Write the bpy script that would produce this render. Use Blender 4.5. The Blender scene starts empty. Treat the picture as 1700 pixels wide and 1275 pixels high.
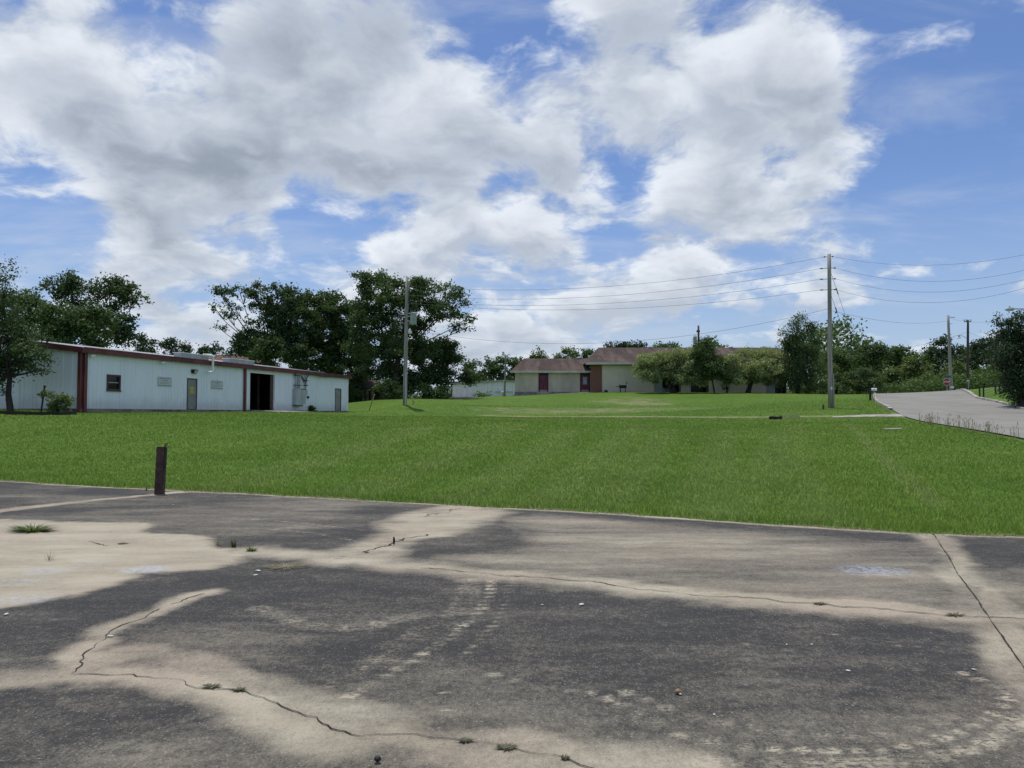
import bpy, math, random
import numpy as np
from mathutils import Vector, Matrix
random.seed(7); RNG = np.random.default_rng(11)
S = bpy.context.scene
C = S.collection
R = math.radians

# ------------------------------------------------------------------ camera, sky, sun, exposure
F = 1277.0; PITCH = R(2.26); CAMZ = 1.6
cam_d = bpy.data.cameras.new('camera'); cam = bpy.data.objects.new('camera', cam_d); C.objects.link(cam)
cam.location = (0, 0, CAMZ); cam.rotation_euler = (R(90) + PITCH, 0, 0)
cam_d.sensor_width = 36; cam_d.lens = 36 * F / 1700; cam_d.clip_start = 0.05; cam_d.clip_end = 6000
S.camera = cam
SUN_DIR = Vector((-0.10, 0.20, 0.97)).normalized()
sun_d = bpy.data.lights.new('sun', 'SUN'); sun = bpy.data.objects.new('sun', sun_d); C.objects.link(sun)
sun_d.energy = 2.9; sun_d.angle = R(1.2); sun_d.color = (1.0, 0.955, 0.89)
sun.rotation_euler = SUN_DIR.to_track_quat('Z', 'Y').to_euler(); sun.location = (0, 0, 60)
S.view_settings.view_transform = 'Standard'; S.view_settings.look = 'None'
S.view_settings.gamma = 1; S.view_settings.use_curve_mapping = False
S.view_settings.exposure = 0.25
S.cycles.max_bounces = 6; S.cycles.transparent_max_bounces = 8
CP, SP = math.cos(PITCH), math.sin(PITCH)

def ray(px, py):
    u = (px - 850) / F; v = (637.5 - py) / F
    return np.array((u, CP - v * SP, SP + v * CP))
def at(px, py, Y):
    d = ray(px, py); return np.array((0, 0, CAMZ)) + d * (Y / d[1])
def flat(px, py):
    d = ray(px, py); return np.array((0, 0, CAMZ)) + d * (CAMZ / -d[2])

class NT:
    """tiny node helper"""
    def __init__(s, tree): s.t = tree; s.n = tree.nodes; s.l = tree.links
    def add(s, typ, **kw):
        n = s.n.new(typ)
        for k, v in kw.items():
            if hasattr(n, k): setattr(n, k, v)
            else: n.inputs[k.replace('_', ' ')].default_value = v
        return n
    def link(s, a, b): s.l.new(a, b)
    def val(s, sock, x):
        if isinstance(x, bpy.types.NodeSocket): s.l.new(x, sock)
        else: sock.default_value = x
    def math(s, op, a, b=0.0, clamp=False):
        n = s.n.new('ShaderNodeMath'); n.operation = op; n.use_clamp = clamp
        s.val(n.inputs[0], a); s.val(n.inputs[1], b); return n.outputs[0]
    def vmath(s, op, a, b=(0, 0, 0)):
        n = s.n.new('ShaderNodeVectorMath'); n.operation = op
        s.val(n.inputs[0], a); s.val(n.inputs[1], b)
        return n.outputs['Value'] if op in ('DOT_PRODUCT', 'LENGTH') else n.outputs[0]
    def mapr(s, x, a, b, c=0.0, d=1.0, smooth=True):
        n = s.n.new('ShaderNodeMapRange'); n.interpolation_type = 'SMOOTHSTEP' if smooth else 'LINEAR'
        s.val(n.inputs[0], x)
        for i, q in enumerate((a, b, c, d)): s.val(n.inputs[1 + i], q)
        return n.outputs[0]
    def mix(s, f, a, b, blend='MIX'):
        n = s.n.new('ShaderNodeMix'); n.data_type = 'RGBA'; n.blend_type = blend
        s.val(n.inputs[0], f)
        for i, q in ((6, a), (7, b)):
            s.val(n.inputs[i], q if isinstance(q, bpy.types.NodeSocket) else (*q[:3], 1))
        return n.outputs[2]
    def noise(s, vec, scale, detail=4, rough=0.5, dist=0.0):
        n = s.n.new('ShaderNodeTexNoise'); n.inputs['Scale'].default_value = scale
        n.inputs['Detail'].default_value = detail; n.inputs['Roughness'].default_value = rough
        n.inputs['Distortion'].default_value = dist
        if vec is not None: s.l.new(vec, n.inputs['Vector'])
        return n.outputs[0]

def build_world():
    w = bpy.data.worlds.new('World'); S.world = w; w.use_nodes = True
    k = NT(w.node_tree); k.n.clear()
    out = k.add('ShaderNodeOutputWorld'); bg = k.add('ShaderNodeBackground'); bg.inputs[1].default_value = 0.1
    sky = k.add('ShaderNodeTexSky'); sky.sky_type = 'NISHITA'; sky.sun_disc = False
    sky.sun_elevation = math.asin(SUN_DIR.z); sky.sun_rotation = math.atan2(SUN_DIR.x, SUN_DIR.y)
    sky.altitude = 100; sky.air_density = 1.0; sky.dust_density = 0.6; sky.ozone_density = 1.6
    tc = k.add('ShaderNodeTexCoord'); d = tc.outputs['Generated']
    sep = k.add('ShaderNodeSeparateXYZ'); k.link(d, sep.inputs[0])
    z = k.math('ADD', k.math('MAXIMUM', sep.outputs[2], 0.0), 0.30)
    comb = k.add('ShaderNodeCombineXYZ')
    k.link(k.math('DIVIDE', sep.outputs[0], z), comb.inputs[0])
    k.link(k.math('DIVIDE', sep.outputs[1], z), comb.inputs[1])
    p = comb.outputs[0]
    # warp the cloud sheet a little so that edges fray
    wn = k.add('ShaderNodeTexNoise'); wn.inputs['Scale'].default_value = 3.5; wn.inputs['Detail'].default_value = 6
    k.link(p, wn.inputs['Vector'])
    wv = k.vmath('MULTIPLY', k.vmath('SUBTRACT', wn.outputs['Color'], (.5, .5, .5)), (.20, .20, .20))
    pw = k.vmath('ADD', p, wv)
    def fbm(vec): 
        a = k.noise(vec, 2.6, 13, 0.60, 0.0)
        return a
    n0 = fbm(pw)
    l0 = k.noise(pw, 2.6, 6, .55); n1 = k.noise(k.vmath('ADD', pw, (-.03, -.09, 0)), 2.6, 6, .55)
    nb = k.noise(p, 1.6, 3, .5)
    # cloud masses and openings of this afternoon's sky (direction, angular radius, weight)
    blobs = [(685,328,40,-.6),(1150,265,40,-.3),(240,210,40,-.3),(430,290,50,.2),(930,330,90,.3),(990,60,60,-.3),(860,180,35,-.35),(700,120,110,.3),
             (110,150,190,.75),(150,260,190,.65),(500,150,180,.8),(620,230,220,.8),(780,420,230,.55),(1000,170,170,.65),
             (1180,120,170,.8),(1290,230,150,.6),(1400,250,85,.55),(1130,330,130,.45),(330,400,130,.5),(150,420,120,.3),
             (1080,480,90,.45),(1240,395,150,.45),(800,560,220,.2),(1440,450,100,.35),(300,520,140,.3),(560,60,110,.45),(470,430,90,.3),
             (240,20,110,-.8),(268,110,80,-.6),(300,185,70,-.55),(45,345,110,-1.0),(140,360,80,-.4),(545,390,90,-.75),(500,370,40,-.4),(880,60,90,-.6),
             (1620,200,260,-.75),(1560,400,200,-.55),(1450,40,120,-.35),(1300,275,45,-.55),(1035,315,60,-.65),(1020,415,50,-.6),(1420,340,60,-.35),
             (20,480,80,-.4),(570,10,60,-.5)]
    bias = None
    for bx, by, br, bw in blobs:
        dv = ray(bx, by); dv = dv / np.linalg.norm(dv)
        dot = k.vmath('DOT_PRODUCT', d, tuple(dv))
        g = k.mapr(dot, math.cos(br * 1.25 / F), 1.0, 0.0, bw)
        bias = g if bias is None else k.math('ADD', bias, g)
    D = k.math('ADD', k.math('MULTIPLY', k.math('SUBTRACT', n0, .5), 4.6), k.math('MULTIPLY', bias, .55))
    D = k.math('ADD', D, -.06)
    mask = k.mapr(D, -.22, .38)
    thick = k.mapr(k.math('ADD', D, k.math('MULTIPLY', k.math('SUBTRACT', nb, .5), 1.2)), .25, 1.15)
    lit = k.mapr(k.math('ADD', k.math('SUBTRACT', l0, n1), k.math('MULTIPLY', k.math('SUBTRACT', n0, l0), .8)), -.10, .13)
    body = k.mix(lit, (4.2, 4.7, 5.5), (7.2, 7.6, 8.1))
    core = k.mix(lit, (2.6, 3.0, 3.6), (4.9, 5.3, 6.0))
    ccol = k.mix(thick, body, core)
    # thin high cirrus
    mp = k.vmath('MULTIPLY', p, (1.0, 2.6, 1.0))
    ci = k.mapr(k.noise(mp, 1.3, 7, .6, .6), .44, .78, 0, .55)
    veil = k.mapr(sep.outputs[2], .0, .30, .55, .0)
    skyc = k.mix(.5, sky.outputs[0], (0, 0, 0)) if False else sky.outputs[0]
    skyc = k.mix(1.0, skyc, (.70, .80, 1.02), 'MULTIPLY')
    skyc = k.mix(ci, skyc, (5.6, 6.0, 6.6))
    skyc = k.mix(veil, skyc, (3.9, 4.7, 5.9))
    ccol = k.mix(k.mapr(sep.outputs[2], .0, .22, .50, .0), ccol, (4.6, 5.2, 6.1))      # low clouds sink into the haze of the horizon
    col = k.mix(k.math('MULTIPLY', mask, .96), skyc, ccol)
    k.link(col, bg.inputs[0]); k.link(bg.outputs[0], out.inputs[0])
build_world()

# ------------------------------------------------------------------ object helpers
LOC = {}
def tag(o, label=None, cat=None, group=None, kind=None):
    if label: o['label'] = label
    if cat: o['category'] = cat
    if group: o['group'] = group
    if kind: o['kind'] = kind
    return o
def thing(name, loc, label, cat, group=None):
    o = bpy.data.objects.new(name, None); C.objects.link(o); o.location = tuple(loc); o.empty_display_size = .2
    LOC[o] = np.array(loc, float)
    return tag(o, label, cat, group)

class MB:
    def __init__(s): s.v = []; s.f = []; s.n = 0
    def addm(s, V, Fc):
        V = [tuple(map(float, q)) for q in V]
        s.f += [tuple(i + s.n for i in f) for f in Fc]; s.v += V; s.n += len(V); return s
    def hexa(s, P):   # 8 corners: bottom 4 ccw, top 4 ccw
        return s.addm(P, [(3,2,1,0),(4,5,6,7),(0,1,5,4),(1,2,6,5),(2,3,7,6),(3,0,4,7)])
    def box(s, x0, x1, y0, y1, z0, z1, T=None):
        P = [(x0,y0,z0),(x1,y0,z0),(x1,y1,z0),(x0,y1,z0),(x0,y0,z1),(x1,y0,z1),(x1,y1,z1),(x0,y1,z1)]
        if T: P = [T(*q) for q in P]
        return s.hexa(P)
    def tube(s, pts, rad, n=8, cap=True):
        pts = [np.array(p, float) for p in pts]
        if not hasattr(rad, '__len__'): rad = [rad] * len(pts)
        V = []; prev = None
        for i, p in enumerate(pts):
            t = pts[min(i+1, len(pts)-1)] - pts[max(i-1, 0)]; t = t / (np.linalg.norm(t) + 1e-9)
            a = np.array((0, 0, 1.)) if abs(t[2]) < .9 else np.array((1., 0, 0))
            if prev is not None: a = prev
            x = a - t * a.dot(t); x /= np.linalg.norm(x) + 1e-9; prev = x; y = np.cross(t, x)
            for j in range(n):
                q = 2 * math.pi * j / n; V.append(p + (x * math.cos(q) + y * math.sin(q)) * rad[i])
        Fc = [(i*n+j, i*n+(j+1) % n, (i+1)*n+(j+1) % n, (i+1)*n+j) for i in range(len(pts)-1) for j in range(n)]
        if cap: Fc += [tuple(range(n-1, -1, -1)), tuple(range((len(pts)-1)*n, len(pts)*n))]
        return s.addm(V, Fc)
    def lathe(s, c, prof, n=12, ax=(0, 0, 1)):
        ax = np.array(ax, float); ax /= np.linalg.norm(ax)
        return s.tube([np.array(c) + ax * h for h, r in prof], [max(r, .0005) for h, r in prof], n)
    def build(s, name, mat, parent=None, smooth=False):
        off = np.zeros(3)
        root = parent
        while root is not None and root.parent is not None: root = root.parent
        if root is not None: off = LOC.get(root, off)
        me = bpy.data.meshes.new(name); me.from_pydata([tuple(np.array(q) - off) for q in s.v], [], s.f); me.update()
        if smooth:
            me.polygons.foreach_set('use_smooth', [True] * len(me.polygons))
        me.materials.append(mat)
        o = bpy.data.objects.new(name, me); C.objects.link(o)
        if parent is not None: o.parent = parent
        return o
    def solo(s, name, mat, label, cat, group=None, smooth=False):
        """a thing that is a single mesh, origin at its base"""
        V = np.array(s.v); b = np.array((V[:, 0].mean(), V[:, 1].mean(), V[:, 2].min()))
        s.v = [tuple(q) for q in V - b]
        o = s.build(name, mat, None, smooth); o.location = tuple(b); LOC[o] = b
        return tag(o, label, cat, group)

def np_mesh(name, V, Fc, mat, smooth=False, attrs=None):
    """V (n,3); Fc (m,k) uniform polygons"""
    me = bpy.data.meshes.new(name); V = np.asarray(V, np.float32); Fc = np.asarray(Fc, np.int32); m, kk = Fc.shape
    me.vertices.add(len(V)); me.vertices.foreach_set('co', V.ravel())
    me.loops.add(m * kk); me.loops.foreach_set('vertex_index', Fc.ravel())
    me.polygons.add(m); me.polygons.foreach_set('loop_start', np.arange(m, dtype=np.int32) * kk)
    if smooth: me.polygons.foreach_set('use_smooth', np.ones(m, bool))
    me.update(calc_edges=True)
    for k_, a in (attrs or {}).items():
        at_ = me.attributes.new(k_, 'FLOAT', 'POINT'); at_.data.foreach_set('value', np.asarray(a, np.float32).ravel())
    me.materials.append(mat)
    return me

# ------------------------------------------------------------------ materials
def new_mat(name):
    m = bpy.data.materials.new(name); m.use_nodes = True; k = NT(m.node_tree)
    return m, k, m.node_tree.nodes['Principled BSDF']
def mat(name, col, rough=.6, var=.15, scale=4., bump=0., bscale=30., metal=0., col2=None, stretch=(1, 1, 1), spec=.4):
    m, k, b = new_mat(name)
    tc = k.add('ShaderNodeTexCoord'); v = k.vmath('MULTIPLY', tc.outputs['Object'], stretch)
    n = k.noise(v, scale, 6, .6)
    c2 = col2 or tuple(c * (1 - 2.2 * var) for c in col)
    k.link(k.mix(k.mapr(n, .32, .70), c2, tuple(min(1, c * (1 + var * .5)) for c in col)), b.inputs['Base Color'])
    k.link(k.mapr(k.noise(v, scale * 2.3, 3), .3, .7, max(0, rough - .1), min(1, rough + .1)), b.inputs['Roughness'])
    b.inputs['Metallic'].default_value = metal; b.inputs['Specular IOR Level'].default_value = spec
    if bump:
        bn = k.add('ShaderNodeBump'); bn.inputs['Strength'].default_value = bump; bn.inputs['Distance'].default_value = .02
        k.link(k.noise(v, bscale, 5, .6), bn.inputs['Height']); k.link(bn.outputs[0], b.inputs['Normal'])
    return m
def leaf_mat(name, dark, light, trans=.28, hue2=None):
    m, k, b = new_mat(name)
    g = k.add('ShaderNodeNewGeometry'); tc = k.add('ShaderNodeTexCoord')
    n = k.noise(tc.outputs['Object'], .55, 3, .6)
    f = k.math('ADD', k.math('MULTIPLY', g.outputs['Random Per Island'], .55), k.math('MULTIPLY', k.mapr(n, .35, .65), .45))
    c = k.mix(f, dark, light)
    if hue2: c = k.mix(k.mapr(g.outputs['Random Per Island'], .86, .98), c, hue2)
    k.link(c, b.inputs['Base Color']); b.inputs['Roughness'].default_value = .62; b.inputs['Specular IOR Level'].default_value = .25
    t = k.add('ShaderNodeBsdfTranslucent'); k.link(k.mix(1., c, (1.15, 1.25, .6), 'MULTIPLY'), t.inputs[0])
    mx = k.add('ShaderNodeMixShader'); mx.inputs[0].default_value = trans
    out = m.node_tree.nodes['Material Output']
    k.link(b.outputs[0], mx.inputs[1]); k.link(t.outputs[0], mx.inputs[2]); k.link(mx.outputs[0], out.inputs[0])
    return m

M = {}
M['oak'] = leaf_mat('oak_leaves', (0.037, 0.064, 0.026), (0.085, 0.135, 0.049))
M['oak2'] = leaf_mat('deep_green_leaves', (0.045, 0.075, 0.030), (0.104, 0.165, 0.056))  # second leaf green, a touch lighter than the oak
M['mid'] = leaf_mat('mid_green_leaves', (0.045, 0.083, 0.027), (0.128, 0.195, 0.062))
M['pine'] = leaf_mat('pine_needles', (0.031, 0.056, 0.028), (0.070, 0.109, 0.053), .15)
M['olive'] = leaf_mat('olive_leaves', (0.156, 0.196, 0.081), (0.369, 0.425, 0.205), .28, (.33, .33, .22))
M['feather'] = leaf_mat('feathery_leaves', (0.040, 0.071, 0.028), (0.109, 0.163, 0.059), .22)
M['light'] = leaf_mat('light_green_leaves', (0.075, 0.113, 0.035), (0.185, 0.231, 0.084))
M['weed'] = leaf_mat('weed_leaves', (.05, .085, .02), (.10, .15, .04))
M['dryweed'] = leaf_mat('dry_weed', (.20, .18, .115), (.36, .33, .23), .3)
M['bark'] = mat('bark', (.050, .042, .035), .9, .25, 3., .6, 12., stretch=(1, 1, .25))
M['pole'] = mat('weathered_pole_wood', (.36, .34, .30), .85, .22, 3., .4, 25., stretch=(3, 3, .12))
M['darkpole'] = mat('dark_pole_wood', (.085, .070, .060), .85, .22, 3., .4, 25., stretch=(3, 3, .12))
M['galv'] = mat('galvanised_metal', (.42, .44, .46), .45, .12, 6., metal=.6)
M['tank'] = mat('grey_painted_tank', (.42, .45, .48), .4, .10, 3.)
M['black'] = mat('black_metal', (.018, .018, .019), .55, .2, 8.)
M['wire'] = mat('wire', (.035, .037, .04), .6, .1)
M['insul'] = mat('insulator', (.07, .06, .06), .3, .1)
M['concrete'] = mat('concrete', (.36, .335, .29), .9, .22, 2.2, .35, 40.)
M['foundation'] = mat('foundation_concrete', (.25, .225, .185), .9, .28, 1.3, .3, 30.)
M['block'] = mat('grey_block', (.30, .30, .29), .9, .2, 1.5, .3, 20.)
M['kerb'] = mat('kerb_concrete', (.40, .38, .33), .9, .28, 1.6, .4, 30.)
M['red'] = mat('dark_red_trim', (.150, .034, .036), .42, .22, 1.2, stretch=(1, 1, .6))
M['galvroof'] = mat('roof_sheet', (.36, .37, .38), .4, .1, 1.)
M['white'] = mat('white_paint', (.86, .86, .86), .5, .06, 2.)
M['greydoor'] = mat('grey_door_paint', (.25, .255, .245), .5, .12, 2.)
M['darkframe'] = mat('dark_frame', (.055, .058, .065), .5, .15, 4.)
M['brownframe'] = mat('brown_window_frame', (.075, .045, .042), .5, .15, 4.)
M['cabinet'] = mat('electrical_cabinet', (.43, .46, .49), .4, .08, 2.)
M['yellow'] = mat('yellow_sticker', (.62, .47, .03), .5, .1, 12.)
M['signplate'] = mat('faded_sign_plate', (.56, .585, .60), .5, .06, 5.)
M['signink'] = mat('faded_sign_ink', (.19, .21, .23), .6, .1, 20.)
M['interior'] = mat('darkened_shed_interior', (.035, .033, .03), .9, .2, 1.)  # near-black base colour paints in the shade inside the opening
M['fascia'] = mat('off_white_fascia', (.62, .60, .54), .6, .1, 2.)
M['siding'] = mat('beige_siding', (.60, .54, .44), .75, .12, .9, stretch=(1, 1, .3))
M['siding2'] = mat('cream_wall', (.66, .60, .49), .75, .05, .5)
M['brick'] = None
M['purple'] = mat('worn_magenta_door_paint', (.20, .030, .075), .6, .35, 5., stretch=(1, 1, .5))
M['bluepanel'] = mat('blue_grey_panel', (.30, .34, .37), .5, .08, 2.)
M['steelpost'] = mat('rusty_brown_steel', (.085, .045, .036), .75, .35, 7., .35, 60., col2=(.030, .018, .018))
M['rubber'] = mat('black_rubber', (.014, .014, .015), .7, .2, 10., .3, 30.)
M['paleyellow'] = mat('pale_yellow_green_plastic', (.60, .63, .22), .6, .12, 8.)
M['rock'] = mat('tan_rock', (.42, .28, .15), .85, .3, 25., .5, 80.)
M['rockwhite'] = mat('white_chip', (.62, .61, .58), .8, .15, 60.)
M['blackrock'] = mat('black_stone', (.012, .012, .016), .55, .2, 40., .5, 60.)
M['stopred'] = mat('stop_red', (.33, .010, .022), .45, .1, 6.)
M['signwhite'] = mat('sign_white', (.75, .75, .74), .4, .05, 6.)
M['signgreen'] = mat('sign_green', (.02, .14, .085), .45, .1, 6.)
M['guard'] = mat('faded_yellow_guard', (.42, .40, .20), .6, .15, 3.)
M['timber'] = mat('dark_timber', (.045, .036, .028), .9, .25, 3., .4, 25.)
M['clay'] = mat('red_clay_edge', (.36, .20, .15), .9, .2, 2.)
M['lamp'] = mat('lamp_lens', (.50, .52, .54), .25, .05, 3.)
M['housewall'] = mat('brown_house_wall', (.10, .072, .058), .85, .25, 1.5)
M['pinkpost'] = mat('pale_porch_post', (.36, .31, .28), .8, .15, 2.)

def glass_mat():
    m, k, b = new_mat('dark_window_glass'); b.inputs['Base Color'].default_value = (.012, .013, .018, 1)
    b.inputs['Roughness'].default_value = .08; b.inputs['Specular IOR Level'].default_value = .5; return m
M['glass'] = glass_mat()

def shingle_mat(name, c1, c2):
    m, k, b = new_mat(name); tc = k.add('ShaderNodeTexCoord'); v = tc.outputs['Object']
    br = k.add('ShaderNodeTexBrick'); br.inputs['Scale'].default_value = 1.0
    br.inputs['Brick Width'].default_value = .33; br.inputs['Row Height'].default_value = .16; br.inputs['Mortar Size'].default_value = .012
    br.inputs['Color1'].default_value = (.75, .75, .75, 1); br.inputs['Color2'].default_value = (1.1, 1.1, 1.1, 1); br.inputs['Mortar'].default_value = (.45, .45, .45, 1)
    k.link(v, br.inputs['Vector'])
    base = k.mix(k.mapr(k.noise(v, .45, 6, .65), .3, .7), c1, c2)
    streak = k.mapr(k.noise(k.vmath('MULTIPLY', v, (1.2, .12, .12)), 1.0, 4), .42, .68, .62, 1.0)
    c = k.mix(1., base, br.outputs[0], 'MULTIPLY')
    cb = k.add('ShaderNodeCombineXYZ')
    for i in range(3): k.link(streak, cb.inputs[i])
    k.link(k.mix(1., c, cb.outputs[0], 'MULTIPLY'), b.inputs['Base Color']); b.inputs['Roughness'].default_value = .95; b.inputs['Specular IOR Level'].default_value = .15
    return m
M['shingle'] = shingle_mat('brown_shingle', (.150, .112, .096), (.105, .080, .070))
M['shingle2'] = shingle_mat('tan_shingle', (.22, .135, .10), (.15, .10, .08))

def brick_mat():
    m, k, b = new_mat('red_brick'); tc = k.add('ShaderNodeTexCoord')
    v = k.add('ShaderNodeMapping'); v.inputs['Rotation'].default_value = (R(90), 0, 0); k.link(tc.outputs['Object'], v.inputs[0])
    br = k.add('ShaderNodeTexBrick'); br.inputs['Scale'].default_value = 1.0; br.inputs['Brick Width'].default_value = .215
    br.inputs['Row Height'].default_value = .075; br.inputs['Mortar Size'].default_value = .006
    br.inputs['Color1'].default_value = (.16, .05, .035, 1); br.inputs['Color2'].default_value = (.22, .085, .055, 1); br.inputs['Mortar'].default_value = (.24, .2, .17, 1)
    k.link(v.outputs[0], br.inputs['Vector']); k.link(br.outputs[0], b.inputs['Base Color']); b.inputs['Roughness'].default_value = .9
    return m
M['brick'] = brick_mat()

def metal_wall_mat():
    m, k, b = new_mat('white_ribbed_sheet'); tc = k.add('ShaderNodeTexCoord'); v = tc.outputs['Object']
    n = k.mapr(k.noise(k.vmath('MULTIPLY', v, (1, 1, .12)), 1.6, 5, .65), .35, .75)
    c = k.mix(n, (.77, .82, .90), (.70, .755, .83))
    g = k.add('ShaderNodeNewGeometry')   # grime splashed up along the foot of the sheets
    sp = k.add('ShaderNodeSeparateXYZ'); k.link(g.outputs['Position'], sp.inputs[0])
    low = k.mapr(k.math('SUBTRACT', sp.outputs[2], k.math('MULTIPLY', k.noise(v, .9, 6, .7), 1.5)), 1.2, 2.1, 1., 0.)
    c = k.mix(k.math('MULTIPLY', low, .45), c, (.42, .43, .39))
    k.link(c, b.inputs['Base Color']); b.inputs['Roughness'].default_value = .42; b.inputs['Specular IOR Level'].default_value = .4
    return m
M['sheet'] = metal_wall_mat()

# ------------------------------------------------------------------ terrain
EDGE_PX = [(-260,776),(0,798),(130,806),(250,812),(420,820),(600,830),(800,841.5),(1000,851),(1200,865),(1400,878),(1550,886),(1700,891),(2100,905)]
EDGE = np.array([flat(*q)[:2] for q in EDGE_PX])
def edge_y(x):
    x = np.asarray(x, float); y = np.interp(x, EDGE[:, 0], EDGE[:, 1])
    s0 = (EDGE[1, 1]-EDGE[0, 1])/(EDGE[1, 0]-EDGE[0, 0]); s1 = (EDGE[-1, 1]-EDGE[-2, 1])/(EDGE[-1, 0]-EDGE[-2, 0])
    y = np.where(x < EDGE[0, 0], EDGE[0, 1] + s0 * (x - EDGE[0, 0]) * .5, y)
    return np.where(x > EDGE[-1, 0], EDGE[-1, 1] + s1 * (x - EDGE[-1, 0]), y)
def wob(x):   # ragged lawn edge
    return .05*np.sin(x*3.1)+.035*np.sin(x*7.7+1)+.02*np.sin(x*17.3+2)
CTRL = [at(px, py, Y) for px, py, Y in [
    (1500,692,44),(1250,693,48.5),(1000,692,54.5),(800,689,60),(577,686.5,71),
    (133,685,43.6),(318,684,53),(400,683,60),(577,682.5,75.6),(0,685,40),(-200,684,40),
    (672,672,62),(613,668.5,80),(580,671,92),(750,662,96),(855,657.5,98),(977,651.5,97),(1100,651.5,95),(1300,654,95),
    (1379,678,52),(1446,665,65),(1455,655,83),(1565,655,83),(1700,690,44),(1700,731,24.5),(1600,709,33),
    (1627,661,64),(1656,654,66),(1673,641,78),(1690,677,50),(1800,668,52),(1000,672,75),(1200,672,72),(850,672,78),
    (400,672,100),(100,672,100),(1700,640,100),(545,685,64),(600,685.5,66),(500,684,66),(640,683,64),(590,681,78),(450,686,56),(577,692,50),(650,692,50),(720,692,50),(500,691,48),(400,692,45),(300,694,42),(577,688.5,58),(640,688,58),(700,684,60),(700,673.5,66),(850,694,48),(600,703,38),(800,705,38)]]
CTRL += [np.array(q) for q in [(0,30,.60),(-12,32,.80),(12,24,.55),(-30,30,.65),(5,40,1.0),(-60,60,2.2),(-60,110,2.9),(45,96,3.45),(70,110,4.2),(75,60,3.2),(40,25,.9),(30,10,.2),
                               (0,112,4.3),(30,112,4.0),(-25,112,3.0)]]
CTRL += [np.array((e[0], e[1], 0.02)) for e in EDGE[::2]] + [np.array((x, y, 0.)) for x, y in [(-30,5),(0,2),(20,-2),(-10,8),(40,-10),(-50,10)]]
CTRL = np.array(CTRL)
def tps(r2): return np.where(r2 > 1e-9, r2 * np.log(r2 + 1e-12), 0.)
def fit_rbf():
    n = len(CTRL); P = CTRL[:, :2] / 50.
    K = tps(((P[:, None] - P[None]) ** 2).sum(-1)) + np.eye(n) * .0004
    Q = np.c_[np.ones(n), P]; A = np.block([[K, Q], [Q.T, np.zeros((3, 3))]])
    return np.linalg.solve(A, np.r_[CTRL[:, 2], 0, 0, 0]), P
W_, P_ = fit_rbf()
def gz(x, y):
    x = np.asarray(x, float); y = np.asarray(y, float); sh = x.shape
    xc = np.clip(x.ravel(), -65, 80); yc = np.clip(y.ravel(), -10, 114)
    q = np.c_[xc, yc] / 50.; out = np.zeros(len(q))
    for i in range(0, len(q), 20000):
        b = q[i:i+20000]; out[i:i+20000] = tps(((b[:, None] - P_[None]) ** 2).sum(-1)) @ W_[:-3] + np.c_[np.ones(len(b)), b] @ W_[-3:]
    d = (y.ravel() - edge_y(x.ravel()) - wob(x.ravel())) * .92
    w = np.clip((d + .05) / 5., 0, 1); w = w * w * (3 - 2 * w)
    lip = np.clip((d + .12) / .35, 0, 1)
    z = np.where(d < -.12, -.06, -.06 * (1 - lip) + lip * .012 + w * np.maximum(out, 0.02))
    return z.reshape(sh)
def g1(x, y): return float(gz(np.array([x]), np.array([y]))[0])
def hit(px, py, y0=6, y1=120):
    d = ray(px, py); Y = np.arange(y0, y1, .1); k = Y / d[1]
    z = CAMZ + d[2] * k; h = gz(d[0] * k, Y); i = np.argmax(h >= z)
    return np.array((d[0] * k[i], Y[i], h[i]))
def onground(px, Y, py=680):
    p = at(px, py, Y); return np.array((p[0], p[1], g1(p[0], p[1])))

def polydist(x, y, poly):
    poly = np.asarray(poly, float); best = np.full(x.shape, 1e9)
    for (ax, ay), (bx, by) in zip(poly[:-1], poly[1:]):
        dx, dy = bx - ax, by - ay; t = np.clip(((x-ax)*dx + (y-ay)*dy) / (dx*dx + dy*dy + 1e-12), 0, 1)
        best = np.minimum(best, np.hypot(x - ax - t*dx, y - ay - t*dy))
    return best
def inpoly(x, y, poly):
    poly = np.asarray(poly, float); r = np.zeros(x.shape, bool); j = len(poly) - 1
    for i in range(len(poly)):
        xi, yi = poly[i]; xj, yj = poly[j]
        c = ((yi > y) != (yj > y)) & (x < (xj - xi) * (y - yi) / (yj - yi + 1e-12) + xi); r ^= c; j = i
    return r
def sm(x, a, b):
    t = np.clip((x - a) / (b - a), 0, 1); return t * t * (3 - 2 * t)
_gr = np.random.default_rng(3).random((64, 64))
def vnoise(x, y, s):
    x = x * s; y = y * s; i = np.floor(x).astype(int); j = np.floor(y).astype(int); fx = x - i; fy = y - j
    fx = fx*fx*(3-2*fx); fy = fy*fy*(3-2*fy); g = lambda a, b: _gr[a % 64, b % 64]
    return (g(i, j)*(1-fx)+g(i+1, j)*fx)*(1-fy)+(g(i, j+1)*(1-fx)+g(i+1, j+1)*fx)*fy
def fbm2(x, y, s, o=4):
    r = 0; a = .5
    for q in range(o): r = r + a * vnoise(x + 17.3*q, y - 9.1*q, s); s *= 2.03; a *= .5
    return r

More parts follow.
